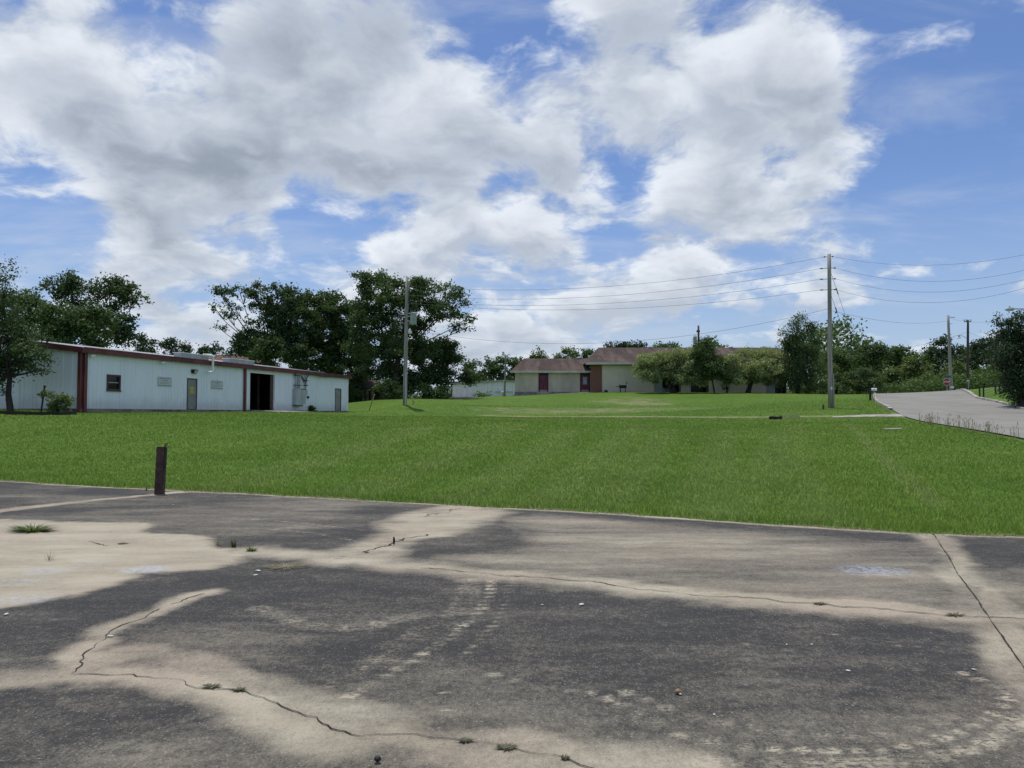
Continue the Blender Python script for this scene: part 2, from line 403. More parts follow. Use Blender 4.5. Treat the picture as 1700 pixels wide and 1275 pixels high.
TRACK = [at(1500,692,44)[:2], at(1250,693,48.5)[:2], at(1000,692,54.5)[:2], at(800,689,60)[:2], at(650,687,67)[:2], at(577,686,72)[:2], (-17, 80)]
ROADL = [np.array(q) for q in [(7.5,-5),(11.5,8),(16.3,24.5),(19.2,34),(22.4,44),(27,56),(32.2,68),(39.3,83),(46,97)]]
def road_off(w):
    out = []
    for i, p in enumerate(ROADL):
        t = ROADL[min(i+1, len(ROADL)-1)] - ROADL[max(i-1, 0)]; t = t / np.linalg.norm(t); out.append(p + np.array((t[1], -t[0])) * w)
    return out
def dense(pl, step=1.0):
    pl = [np.array(p, float) for p in pl]; out = []
    # catmull-rom
    for i in range(len(pl)-1):
        p0 = pl[max(i-1, 0)]; p1 = pl[i]; p2 = pl[i+1]; p3 = pl[min(i+2, len(pl)-1)]
        n = max(2, int(np.linalg.norm(p2-p1)/step))
        for t in np.arange(n)/n:
            out.append(.5*((2*p1)+(-p0+p2)*t+(2*p0-5*p1+4*p2-p3)*t*t+(-p0+3*p1-3*p2+p3)*t**3))
    out.append(pl[-1]); return np.array(out)

def lawn_mat():
    m, k, b = new_mat('lawn_soil_and_turf')
    tc = k.add('ShaderNodeTexCoord'); v = tc.outputs['Object']
    a = k.add('ShaderNodeAttribute'); a.attribute_name = 'bare'; st = k.add('ShaderNodeAttribute'); st.attribute_name = 'tone'
    big = k.mapr(k.noise(v, .13, 5, .6), .3, .7); med = k.mapr(k.noise(v, 1.1, 5, .65), .3, .7); fine = k.noise(v, 14., 5, .7)
    c = k.mix(big, (.068, .140, .016), (.106, .180, .025)); c = k.mix(k.math('MULTIPLY', med, .50), c, (.044, .098, .013))
    c = k.mix(k.mapr(fine, .35, .75, 0, .5), c, (.095, .130, .038))
    c = k.mix(st.outputs['Fac'], c, (.150, .195, .060))
    soil = k.mix(k.noise(v, 2.5, 5, .6), (.17, .155, .080), (.27, .245, .16))
    nb = k.math('ADD', a.outputs['Fac'], k.math('MULTIPLY', k.math('SUBTRACT', k.noise(k.vmath('MULTIPLY', v, (.6, 1.2, 1)), 1.3, 8, .72), .5), 2.2))
    f = k.math('MULTIPLY', k.mapr(nb, .28, .80), k.mapr(a.outputs['Fac'], .03, .25))
    k.link(k.mix(f, c, soil), b.inputs['Base Color']); b.inputs['Roughness'].default_value = .95; b.inputs['Specular IOR Level'].default_value = .1
    bn = k.add('ShaderNodeBump'); bn.inputs['Strength'].default_value = .6; bn.inputs['Distance'].default_value = .05
    k.link(k.noise(v, 9., 6, .7), bn.inputs['Height']); k.link(bn.outputs[0], b.inputs['Normal'])
    return m
M['lawn'] = lawn_mat()

def lawn_tone(X, Y):
    """paler mown stripes and wheel tracks running up the lawn"""
    t = np.zeros(X.shape)
    for px0, py0, px1, py1, w in [(1290,720,1330,800,.5),(950,715,820,800,.6),(1060,705,960,790,.6),(860,705,690,780,.7),(700,710,480,780,.8),(1200,715,1180,800,.55),(1325,705,1240,815,.5),(1110,712,1040,800,.5)]:
        a = hit(px0, py0)[:2]; c = hit(px1, py1)[:2]; e = c + (c - a) * .4
        t = np.maximum(t, .30 * (1 - sm(polydist(X, Y, [a, e]), w*.4, w*1.6)))
    a = hit(1405, 703)[:2]; c = hit(1560, 845)[:2]
    t = np.maximum(t, .50 * (1 - sm(polydist(X, Y, [a, c]), .05, .36)))
    return t * (.4 + fbm2(X, Y, 1.3))

def bare_at(X, Y):
    bare = .62 * (1 - sm(polydist(X, Y, TRACK[:4]), .45, 1.1)) * sm(X, -6, 4) + .22 * (1 - sm(polydist(X, Y, TRACK[2:]), 1.5, 6.5))
    c = hit(1055, 667)
    e = ((X - c[0]) / 5.2) ** 2 + ((Y - c[1]) / 7.5) ** 2
    bare = np.maximum(bare, (.18 + .70 * fbm2(X * .6, Y, .55)) * (1 - sm(e, .0, 1.6)))
    c2 = hit(990, 682); e = ((X - c2[0]) / 14) ** 2 + ((Y - c2[1]) / 6) ** 2
    bare = np.maximum(bare, .48 * (1 - sm(e, .1, 1.3)))
    return np.clip(bare, 0, 1)

def build_ground():
    def axis(lo, hi, st, flo, fhi):
        a = list(np.arange(lo, hi + 1e-6, st)); s = st
        L = [lo]
        while L[-1] > flo: s *= 1.35; L.append(L[-1] - s)
        s = st; H = [hi]
        while H[-1] < fhi: s *= 1.35; H.append(H[-1] + s)
        return np.array(L[:0:-1] + a + H[1:])
    xs = axis(-55, 70, .5, -2500, 2500); ys = axis(6, 112, .5, -400, 3000)
    X, Y = np.meshgrid(xs, ys); Z = gz(X, Y)
    Z = Z - 6.0 * sm(Y, 130, 400)
    V = np.c_[X.ravel(), Y.ravel(), Z.ravel()]; nx = len(xs); ny = len(ys)
    I = (np.arange(ny-1)[:, None]*nx + np.arange(nx-1)[None]).ravel()
    Fc = np.c_[I, I+1, I+nx+1, I+nx]
    bare = bare_at(X, Y)
    me = np_mesh('ground', V, Fc, M['lawn'], True, {'bare': np.clip(bare, 0, 1), 'tone': lawn_tone(X, Y)})
    o = bpy.data.objects.new('ground', me); C.objects.link(o); tag(o, 'sloping green lawn rising to the buildings', kind='structure')
build_ground()

# ------------------------------------------------------------------ parking lot in the foreground
CRACK_A = [flat(*q)[:2] for q in [(425,914),(500,920),(600,927),(650,939),(705,944),(760,948),(850,956),(930,962),(1000,968),(1060,978),(1110,984),(1180,991),(1250,995),(1350,1003),(1450,1010),(1530,1018),(1600,1022),(1700,1028),(1800,1034)]]
CRACK_B = [flat(*q)[:2] for q in [(0,1136),(60,1130),(122,1121),(180,1123),(220,1121),(255,1126),(290,1128),(320,1138),(350,1142),(395,1146),(420,1155),(450,1165),(470,1174),(490,1180),(500,1186),(520,1190),(530,1201),(550,1208),(575,1212),(600,1221),(630,1218),(670,1218),(720,1226),(770,1232),(840,1241),(880,1249),(925,1257),(960,1274),(1000,1290)]]
CRACK_C = [flat(*q)[:2] for q in [(122,1121),(129,1112),(125,1100),(135,1092),(145,1083),(157,1075),(156,1070),(178,1057),(200,1042),(235,1030),(245,1021),(262,1013),(288,1001),(320,990),(340,985)]]
CRACK_E = [flat(*q)[:2] for q in [(772,842),(740,850),(700,862),(685,868),(702,881),(698,890),(680,893),(655,903),(640,907),(610,920),(575,926)]]
JOINT_G = [flat(*q)[:2] for q in [(1550,887),(1575,925),(1590,953),(1615,985),(1640,1022),(1665,1060),(1700,1110),(1760,1200)]]
LINE_D = [flat(*q)[:2] for q in [(-200,882),(0,848),(130,833),(250,822),(300,817)]]
POLY_L = [flat(*q)[:2] for q in [(-300,880),(0,862),(90,864),(250,870),(235,884),(330,888),(380,905),(430,914),(415,932),(340,944),(225,951),(180,976),(100,996),(0,1014),(-300,1060)]]
POLY_F = [flat(*q)[:2] for q in [(830,862),(900,853),(1050,865),(1250,882),(1420,896),(1550,905),(1590,950),(1640,1018),(1400,1002),(1100,976),(900,953),(720,930),(760,908),(880,890)]]
POLY_E = [flat(*q)[:2] for q in [(740,846),(830,846),(850,852),(800,868),(780,885),(720,900),(660,915),(600,922),(650,900),(660,880),(670,866)]]
POLY_R = [flat(*q)[:2] for q in [(1450,905),(1530,900),(1600,925),(1640,960),(1800,985),(1800,1030),(1680,1010),(1600,980),(1520,935)]]
DARK_H = [flat(*q)[:2] for q in [(680,902),(740,893),(830,893),(880,901),(850,912),(760,920),(700,922)]]

def build_lot():
    xs = np.r_[np.arange(-60, -13, 1.5), np.arange(-13, 9.001, .045), np.arange(9.6, 50, 1.5)]
    s = np.r_[np.linspace(-1.2, 0, 8)[:-1], np.linspace(0, 1, 380)]
    Y = np.zeros((len(s), len(xs))); ye = edge_y(xs) + wob(xs) * .35; y0 = 2.6
    nearw = s ** 1.35 if False else np.where(s > 0, np.abs(s) ** 1.35, s)
    for j in range(len(s)): Y[j] = y0 + np.where(s[j] >= 0, (np.maximum(ye, y0 + .5) - y0) * nearw[j], 12 * s[j])
    X = np.broadcast_to(xs, Y.shape).copy()
    wx = X + (fbm2(X, Y, .9) - .47) * .25 + (fbm2(X, Y, 3.1, 3) - .43) * .22 + (fbm2(X * .6, Y, 8., 2) - .37) * .12; wy = Y + (fbm2(X + 40, Y, .9) - .47) * .4 + (fbm2(X + 9, Y, 3.1, 3) - .43) * .26 + (fbm2(X * .6 + 5, Y, 8., 2) - .37) * .14
    P = np.zeros(Y.shape); blot = np.clip(.45 + 1.05 * fbm2(X * .8 + 3, Y * 1.5, 1.9), .4, 1)
    def band(pl, core, fall, amp=1.): 
        nonlocal P
        P = np.maximum(P, amp * blot * (1 - sm(polydist(wx, wy, pl), core, fall)))
    band(CRACK_A, .05, .58); band(CRACK_B, .03, .38); band(CRACK_C, .01, .22); band(JOINT_G, .10, .34, .85)
    band([flat(122,1121)[:2], flat(180,1090)[:2], flat(240,1085)[:2]], .12, .32, .85)
    band([flat(280,1100)[:2], flat(420,1130)[:2], flat(560,1165)[:2], flat(680,1200)[:2]], .05, .35, .7)
    band([flat(900,1250)[:2], flat(1040,1268)[:2], flat(1150,1280)[:2]], .05, .4, .75)
    band(LINE_D, .10, .34, .9); band(CRACK_E, .22, .75, .95)
    def blob(poly, soft, amp):
        nonlocal P
        ins = inpoly(wx, wy, poly); d = polydist(wx, wy, list(poly) + [poly[0]]); sd = np.where(ins, -d, d)
        P = np.maximum(P, amp * (1 - sm(sd, -soft, soft)))
        return 1 - sm(sd, -soft, soft)
    blob(POLY_L, .14, 1.0); blob(POLY_E, .3, .95); blob(POLY_R, .4, .62)
    streak = fbm2(X * .35, Y * 1.6, 1.3)
    blob(POLY_F, .45, .60)
    P = P * np.where(inpoly(wx, wy, POLY_F), .15 + 1.55 * streak, 1)
    ins = inpoly(wx, wy, DARK_H); d = polydist(wx, wy, list(DARK_H) + [DARK_H[0]])
    P = P * (1 - .8 * (1 - sm(np.where(ins, -d, d), -.2, .25)))
    dark = .04 + .26 * sm(fbm2(X * .5, Y, .55), .40, .72) + .10 * sm(fbm2(X, Y * 1.4, 1.7), .4, .7)         # general greying of the dark coat
    P = np.maximum(P, dark)
    bd = ye[None] - Y; P = np.maximum(P, .95 * (1 - sm(bd + .10 * (vnoise(X, Y, 2.) - .5), .06, .26)))
    # tyre marks: pale treads on the dark coat
    T = np.zeros(Y.shape)
    def tread(pts, w, amp, per):
        nonlocal T
        pl = dense([flat(*q)[:2] for q in pts], .12); seg = np.r_[0, np.cumsum(np.linalg.norm(np.diff(pl, axis=0), axis=1))]
        lo = pl.min(0) - 1; hi = pl.max(0) + 1
        m = (X > lo[0]) & (X < hi[0]) & (Y > lo[1]) & (Y < hi[1]); xx, yy = X[m], Y[m]
        best = np.full(xx.shape, 1e9); arc = np.zeros(xx.shape)
        for i in range(len(pl)):
            dd = np.hypot(xx - pl[i, 0], yy - pl[i, 1]); q = dd < best; best[q] = dd[q]; arc[q] = seg[i]
        t = (1 - sm(best, w * .6, w)) * (.45 + .55 * sm(np.sin(arc * 2 * math.pi / per + best * 9), -.2, .6)) * np.clip(2.4 * fbm2(xx, yy, 3.6) - .35, .12, 1)
        T[m] = np.maximum(T[m], amp * t)
    tread([(818,965),(800,1010),(760,1045),(700,1085),(640,1122),(580,1155)], .06, .8, .14); tread([(770,965),(745,1015),(690,1060),(620,1098),(540,1140)], .045, .6, .13); tread([(850,960),(835,1010),(800,1060),(770,1090)], .04, .4, .13)
    tread([(775,965),(770,1010),(700,1050),(620,1100)], .16, .22, .16)
    tread([(1010,1160),(1060,1185),(1130,1220),(1240,1240),(1380,1246),(1500,1240),(1590,1215),(1650,1185),(1672,1160),(1655,1140),(1600,1118)], .05, .85, .16)
    tread([(1040,1150),(1150,1190),(1300,1215),(1420,1222),(1520,1210),(1580,1190)], .06, .5, .13)
    tread([(1180,1265),(1350,1268),(1520,1262),(1640,1235),(1695,1190)], .08, .5, .14); tread([(1240,1070),(1350,1085),(1480,1105),(1600,1125),(1680,1150)], .05, .35, .2); tread([(430,1010),(520,1040),(600,1040),(700,1020)], .12, .3, .25)
    tread([(735,1120),(738,1150),(738,1180)], .02, .7, .09)
    tread([(1330,1040),(1450,1068),(1560,1075),(1640,1085)], .03, .55, .22)
    tread([(600,880),(500,868),(420,862)], .05, .5, .5); tread([(620,905),(520,885),(420,876)], .05, .45, .5)
    tread([(820,1120),(900,1140),(980,1150)], .05, .5, .2)
    V = np.c_[X.ravel(), Y.ravel(), np.zeros(X.size)]
    V[:, 2] += (.006 * (fbm2(X, Y, .8) - .47)).ravel()
    nx = len(xs); ny = len(s); I = (np.arange(ny-1)[:, None]*nx + np.arange(nx-1)[None]).ravel()
    Fc = np.c_[I, I+1, I+nx+1, I+nx]
    m, k, b = new_mat('worn_coated_concrete'); tc = k.add('ShaderNodeTexCoord'); v = tc.outputs['Object']
    a = k.add('ShaderNodeAttribute'); a.attribute_name = 'pale'; t = k.add('ShaderNodeAttribute'); t.attribute_name = 'tread'
    sp = k.add('ShaderNodeAttribute'); sp.attribute_name = 'paint'
    grain = k.noise(v, 95., 4, .75); g2 = k.noise(v, 9., 6, .7); g3 = k.noise(k.vmath('MULTIPLY', v, (.45, 1.3, 1)), 1.7, 6, .65)
    vo = k.add('ShaderNodeTexVoronoi'); vo.inputs['Scale'].default_value = 120.; k.link(v, vo.inputs['Vector'])
    f = k.math('ADD', a.outputs['Fac'], k.math('MULTIPLY', k.math('SUBTRACT', g2, .5), .62))
    f = k.math('ADD', f, k.math('MULTIPLY', k.math('SUBTRACT', grain, .5), .95))
    f = k.math('ADD', f, k.math('MULTIPLY', k.math('SUBTRACT', k.noise(k.vmath('MULTIPLY', v, (1, .55, 1)), 34., 4, .7), .5), .65))
    f = k.math('ADD', f, k.math('MULTIPLY', k.math('SUBTRACT', g3, .5), .50))
    tn = k.mapr(k.noise(k.vmath('MULTIPLY', v, (.7, 1.2, 1)), 30., 4, .7), .40, .58)
    f = k.math('ADD', f, k.math('MULTIPLY', k.math('MULTIPLY', t.outputs['Fac'], tn), 1.6))
    fl = k.mapr(k.noise(k.vmath('MULTIPLY', v, (.55, 1.5, 1)), 22., 5, .72), .60, .74)     # worn-through flecks in the coat
    f = k.math('ADD', f, k.math('MULTIPLY', fl, k.mapr(k.noise(v, 1.1, 4, .6), .38, .62, .08, .55)))
    f = k.mapr(f, .06, 1.02, 0, 1, False)
    darkc = k.mix(g3, (.026, .026, .0255), (.047, .046, .044)); palec = k.mix(k.mapr(g3, .3, .7), (.310, .272, .200), (.410, .370, .282))
    palec = k.mix(k.mapr(k.noise(v, .5, 3), .45, .65), palec, (.355, .300, .228))
    c = k.mix(f, darkc, palec)
    # exposed aggregate: lighter and darker specks
    c = k.mix(k.mapr(vo.outputs['Color'], .80, .95, 0, .38), c, (.42, .40, .36))
    c = k.mix(k.mapr(vo.outputs['Color'], .20, .05, 0, .35), c, (.03, .03, .032))
    c = k.mix(k.math('MULTIPLY', sp.outputs['Fac'], k.mapr(k.noise(v, 13., 5, .7), .42, .58)), c, (.36, .42, .50))
    k.link(c, b.inputs['Base Color']); b.inputs['Roughness'].default_value = .88; b.inputs['Specular IOR Level'].default_value = .25
    bn = k.add('ShaderNodeBump'); bn.inputs['Strength'].default_value = .45; bn.inputs['Distance'].default_value = .006
    k.link(k.math('ADD', grain, k.math('MULTIPLY', vo.outputs['Distance'], 1.2)), bn.inputs['Height']); k.link(bn.outputs[0], b.inputs['Normal'])
    paint = np.zeros(X.shape)
    for px, py, rx, ry, am in [(242,945,.26,.22,.8),(75,948,.26,.2,.45),(1450,947,.42,.30,.55),(40,995,.3,.2,.4),(30,965,.3,.2,.3),(150,935,.2,.15,.2)]:
        c0 = flat(px, py); paint = np.maximum(paint, am * (1 - sm(((X-c0[0])/rx)**2 + ((Y-c0[1])/ry)**2, .2, 1.3)))
    me = np_mesh('parking_lot', V, Fc, m, True, {'pale': np.clip(P, 0, 1), 'tread': np.clip(T, 0, 1), 'paint': paint})
    o = bpy.data.objects.new('parking_lot', me); C.objects.link(o); tag(o, 'worn dark coated concrete parking lot with pale cracked bands', kind='structure')
    LOC[o] = np.zeros(3)
    # cracks: dark open fissures
    cm = mat('crack_dirt', (.030, .026, .021), .95, .3, 8.)
    def crack(pl, w, jit, gaps=0., label=None):
        pl = dense(pl, .045); n = len(pl)
        j = (RNG.random((n, 2)) - .5) * jit; pl = pl + (np.c_[vnoise(np.arange(n) * 1., np.zeros(n), .21), vnoise(np.arange(n) * 1., np.zeros(n) + 9, .21)] - .5) * jit * 1.9 + j * .85
        mb = MB(); wd = w * (.25 + 1.2 * vnoise(np.arange(n) * 1., np.zeros(n), .35)); on = vnoise(np.arange(n) * 1., np.full(n, 5.), .12) > gaps
        for i in range(n - 1):
            if not on[i]: continue
            tt = pl[i+1] - pl[i]; tt /= np.linalg.norm(tt) + 1e-9; nn = np.array((-tt[1], tt[0]))
            q = [pl[i]-nn*wd[i], pl[i+1]-nn*wd[i+1], pl[i+1]+nn*wd[i+1], pl[i]+nn*wd[i]]
            mb.addm([(a_[0], a_[1], .0055) for a_ in q], [(0, 1, 2, 3)])
        mb.build('crack', cm, o)
    crack(CRACK_A[4:], .0058, .040, .05); crack(CRACK_B[2:], .0034, .026, .02); crack(CRACK_C, .0042, .03, .18); crack(CRACK_E, .008, .10, .40)
    crack(JOINT_G, .0055, .006, .02); crack(CRACK_A[:5], .006, .03, .75); crack([flat(255,822)[:2], flat(110,838)[:2], flat(0,852)[:2]], .012, .02, .3)
    crack([flat(300,893)[:2], flat(200,905)[:2], flat(120,897)[:2], flat(0,890)[:2]], .006, .05, .5)
build_lot()

# ------------------------------------------------------------------ road, kerbs, apron
def strip(name, A, B, dz, m, label, kind='structure', cols=6):
    A = np.array(A); B = np.array(B); n = len(A); T = np.linspace(0, 1, cols)
    P = A[:, None] * (1 - T)[None, :, None] + B[:, None] * T[None, :, None]
    Z = gz(P[..., 0], P[..., 1]) + dz
    V = np.c_[P.reshape(-1, 2), Z.ravel()]; I = (np.arange(n-1)[:, None]*cols + np.arange(cols-1)[None]).ravel()
    me = np_mesh(name, V, np.c_[I, I+1, I+cols+1, I+cols], m, True)
    o = bpy.data.objects.new(name, me); C.objects.link(o); LOC[o] = np.zeros(3); return tag(o, label, kind=kind)
def road_mat():
    m, k, b = new_mat('old_road_asphalt'); tc = k.add('ShaderNodeTexCoord'); v = tc.outputs['Object']
    c = k.mix(k.mapr(k.noise(v, .35, 6, .65), .3, .7), (.215, .207, .180), (.265, .256, .226)); c = k.mix(k.mapr(k.noise(v, 25., 4, .7), .35, .7, 0, .5), c, (.17, .162, .15))
    c = k.mix(k.mapr(k.noise(k.vmath('MULTIPLY', v, (.8, .15, .5)), 1., 4), .52, .68, 0, .45), c, (.14, .135, .135))
    k.link(c, b.inputs['Base Color']); b.inputs['Roughness'].default_value = .9; b.inputs['Specular IOR Level'].default_value = .2; return m
M['road'] = road_mat()
RL = dense(ROADL, .8); RR = dense(road_off(7.4), .8)
nn = min(len(RL), len(RR)); 
def resample(pl, n):
    s = np.r_[0, np.cumsum(np.linalg.norm(np.diff(pl, axis=0), axis=1))]; q = np.linspace(0, s[-1], n)
    return np.c_[np.interp(q, s, pl[:, 0]), np.interp(q, s, pl[:, 1])]
RLs, RRs = resample(RL, 140), resample(RR, 140)
road = strip('road', RLs, RRs, .05, M['road'], 'grey asphalt road climbing the rise on the right', cols=14)
# crossing road at the top of the rise
strip('cross_road', [(30,96.5),(38,93),(46,91),(60,90.5)], [(32,102),(40,99),(48,97),(62,96.5)], .055, M['road'], 'road crossing at the top of the rise', cols=8)
def kerb(A, w, h, gapr, name_o, label):
    o = thing(name_o, (A[0][0], A[0][1], g1(*A[0])), label, 'kerb')
    n = len(A)
    side = w
    for i in range(0, n - 2, 2):
        if random.random() < gapr: continue
        mb = MB(); hh = h * random.uniform(.75, 1.1)
        V = []
        for q in (i, i + 1, i + 2):
            t = A[min(q+1, n-1)] - A[max(q-1, 0)]; t = t / np.linalg.norm(t); nr = np.array((t[1], -t[0])) * side
            sh = -.03 * t if q == i + 2 else .0 * t
            for pt in (A[q] + sh, A[q] + nr + sh):
                z = g1(*pt); V += [(pt[0], pt[1], z - .05), (pt[0], pt[1], z + .05 + hh)]
        Fc = []
        for q in (0, 1):
            a = q*4; Fc += [(a, a+4, a+5, a+1), (a+2, a+3, a+7, a+6), (a+1, a+5, a+7, a+3)]
        Fc += [(0, 1, 3, 2), (8, 10, 11, 9)]
        mb.addm(V, Fc); mb.build('kerb_stone', M['kerb'], o)
kerb(RRs[40:], .28, .12, .06, 'kerb', 'broken pale concrete kerb along the far side of the road')
kerb(RLs[72:], -.22, .10, .0, 'kerb', 'pale concrete kerb along the lawn side of the road')
def apron():
    a = TRACK[0]; mb = MB()
    P = [(23.2,43.1),(22.9,45.9),(20.6,45.9),(18.9,45.4),(18.6,44.7),(20.9,44.2)]
    V = [(x, y, g1(x, y) + .035) for x, y in P] + [(x, y, g1(x, y) - .1) for x, y in P]; n = len(P)
    mb.addm(V, [tuple(range(n))] + [(i, i+n, (i+1) % n + n, (i+1) % n) for i in range(n)])
    o = mb.build('driveway_apron', M['concrete']); tag(o, 'pale concrete apron where the track meets the road', kind='structure')
    p0 = hit(1482, 713.5); mb = MB(); Q_ = [(-.36, -.08), (.36, -.08), (.36, .12), (-.36, .12)]
    P8 = [(p0[0]+x, p0[1]+y, g1(p0[0]+x, p0[1]+y)-.1) for x, y in Q_] + [(p0[0]+x, p0[1]+y, g1(p0[0]+x, p0[1]+y)+.035+.03*(y > 0)) for x, y in Q_]
    mb.hexa(P8); mb.solo('flat_slab', M['kerb'], 'pale flat slab lying in the lawn near the road', 'slab')
apron()

# ------------------------------------------------------------------ grass blades
def grass():
    vs = []; 
    def field(n):   # fewer but broader blades with distance, so that the cover stays even
        y = 9. * np.exp(RNG.random(n) * math.log(90 / 9.)); x = y * RNG.uniform(-.74, .74, n); d = y - edge_y(x) - wob(x); q_ = d > -.06 - .22 * np.clip(fbm2(x, y * 0, 2.2) - .42, 0, 1) * 3 * RNG.random(n)
        x, y, d = x[q_], y[q_], d[q_]; n = len(x)
        u = x / np.maximum(y, 1); keep = RNG.random(n) < np.interp(y, [0, 40, 60, 90], [1, 1, .8, 0])
        tw_ = (x + 24.5) * .2498 + (y - 43.65) * .9683; dw_ = (x + 24.5) * .9683 - (y - 43.65) * .2498; keep &= ~((tw_ > -1.) & (dw_ < .6))
        keep &= RNG.random(n) > bare_at(x, y) * 1.7
        dr = polydist(x, y, RL); keep &= (dr > .3) & (x < np.interp(y, RL[:, 1], RL[:, 0]) - .2)
        dens = fbm2(x, y, .8); keep &= RNG.random(n) < (.45 + 1.1 * dens)
        x, y, d = x[keep], y[keep], d[keep]; n = len(x); z = gz(x, y)
        hs = RNG.uniform(.035, .075, n) * (.65 + .8 * fbm2(x, y, .5)) * (1 + .55 * (d < .7)); wd = RNG.uniform(.00042, .00085, n) * np.clip(y, 9, 45); th = RNG.uniform(0, 2*math.pi, n)
        le = RNG.uniform(.1, .75, n) * hs; la = RNG.uniform(0, 2*math.pi, n)
        b = np.c_[np.cos(th), np.sin(th), np.zeros(n)] * wd[:, None]; p = np.c_[x, y, z - .01]
        tip = p + np.c_[np.cos(la)*le, np.sin(la)*le, hs]
        vs.append(np.stack([p - b, p + b, tip], 1))
    field(760000)
    V = np.concatenate(vs).reshape(-1, 3); Fc = np.arange(len(V)).reshape(-1, 3)
    m, k, b = new_mat('grass_blades'); g = k.add('ShaderNodeNewGeometry'); tc = k.add('ShaderNodeTexCoord'); r = g.outputs['Random Per Island']
    big = k.mapr(k.noise(tc.outputs['Object'], .22, 4, .6), .33, .67); med = k.mapr(k.noise(tc.outputs['Object'], 1.4, 4, .6), .33, .67)
    c = k.mix(r, (.125, .245, .028), (.255, .400, .070)); c = k.mix(k.math('MULTIPLY', big, .55), c, (.235, .360, .048)); c = k.mix(k.math('MULTIPLY', med, .35), c, (.095, .195, .026))
    c = k.mix(k.mapr(r, .90, .99), c, (.20, .20, .08))
    st = k.add('ShaderNodeAttribute'); st.attribute_name = 'tone'; c = k.mix(st.outputs['Fac'], c, (.30, .36, .12))
    k.link(c, b.inputs['Base Color']); b.inputs['Roughness'].default_value = .7; b.inputs['Specular IOR Level'].default_value = .15
    nv = k.vmath('NORMALIZE', k.vmath('ADD', k.vmath('MULTIPLY', g.outputs['Normal'], (.6, .6, .6)), (0, 0, .9))); k.link(nv, b.inputs['Normal'])
    t = k.add('ShaderNodeBsdfTranslucent'); k.link(c, t.inputs[0]); mx = k.add('ShaderNodeMixShader'); mx.inputs[0].default_value = .4
    k.link(b.outputs[0], mx.inputs[1]); k.link(t.outputs[0], mx.inputs[2]); k.link(mx.outputs[0], m.node_tree.nodes['Material Output'].inputs[0])
    me = np_mesh('grass', V, Fc, m, False, {'tone': lawn_tone(V[:, 0], V[:, 1])})
    o = bpy.data.objects.new('grass', me); C.objects.link(o); tag(o, 'short green grass blades of the mown lawn', 'grass', kind='stuff')
    n = 9000; x = RNG.uniform(-16, 9.5, n); y = edge_y(x) + wob(x) + RNG.normal(size=n) * .05 - .03; q_ = fbm2(x, y * 0, 1.7) > RNG.uniform(.3, .62, n); x, y = x[q_], y[q_]; n = len(x)
    p = np.c_[x, y, np.maximum(gz(x, y), 0) + .008]; th = RNG.uniform(0, 6.28, n); b_ = np.c_[np.cos(th), np.sin(th), np.zeros(n)] * .005; le = RNG.uniform(.02, .09, n); la = RNG.uniform(0, 6.28, n)
    V = np.stack([p - b_, p + b_, p + np.c_[np.cos(la) * le, np.sin(la) * le, RNG.uniform(.002, .03, n)]], 1).reshape(-1, 3)
    me = np_mesh('dry_thatch', V, np.arange(len(V)).reshape(-1, 3), M['dryweed']); o = bpy.data.objects.new('dry_thatch', me); C.objects.link(o); tag(o, 'dry clippings strewn along the edge of the lawn', 'clippings', kind='stuff')
    # roadside weeds with pale seed heads
    vs = []; n = 120
    pts = [hit(px, py) for px, py in zip(RNG.uniform(1530, 1760, 60), RNG.uniform(700, 735, 60))]
    t = RNG.random(n) ** .8; y = 24 + 13 * t; x = np.interp(y, RL[:, 1], RL[:, 0]) - RNG.uniform(.0, .7, n); keep = fbm2(x, y, .9) > .42
    x, y = x[keep], y[keep]; n = len(x); z = gz(x, y); h = RNG.uniform(.25, .62, n)
    for q in range(3):
        th = RNG.uniform(0, 6.28, n); wd = .008; le = RNG.uniform(.02, .25, n) * h; la = RNG.uniform(0, 6.28, n); hh = h * RNG.uniform(.6, 1, n)
        b_ = np.c_[np.cos(th), np.sin(th), np.zeros(n)] * wd; p = np.c_[x, y, z]; vs.append(np.stack([p - b_, p + b_, p + np.c_[np.cos(la)*le, np.sin(la)*le, hh]], 1))
        tp = p + np.c_[np.cos(la)*le, np.sin(la)*le, hh] * .93; vs.append(np.stack([tp - b_*1.6, tp + b_*1.6, tp + np.c_[np.cos(la)*.02, np.sin(la)*.02, .09 + 0*x]], 1))
    V = np.concatenate(vs).reshape(-1, 3)
    me = np_mesh('roadside_weeds', V, np.arange(len(V)).reshape(-1, 3), M['dryweed'])
    o = bpy.data.objects.new('roadside_weeds', me); C.objects.link(o); tag(o, 'tall dry seeding weeds along the lawn edge of the road', 'weeds', kind='stuff')
grass()

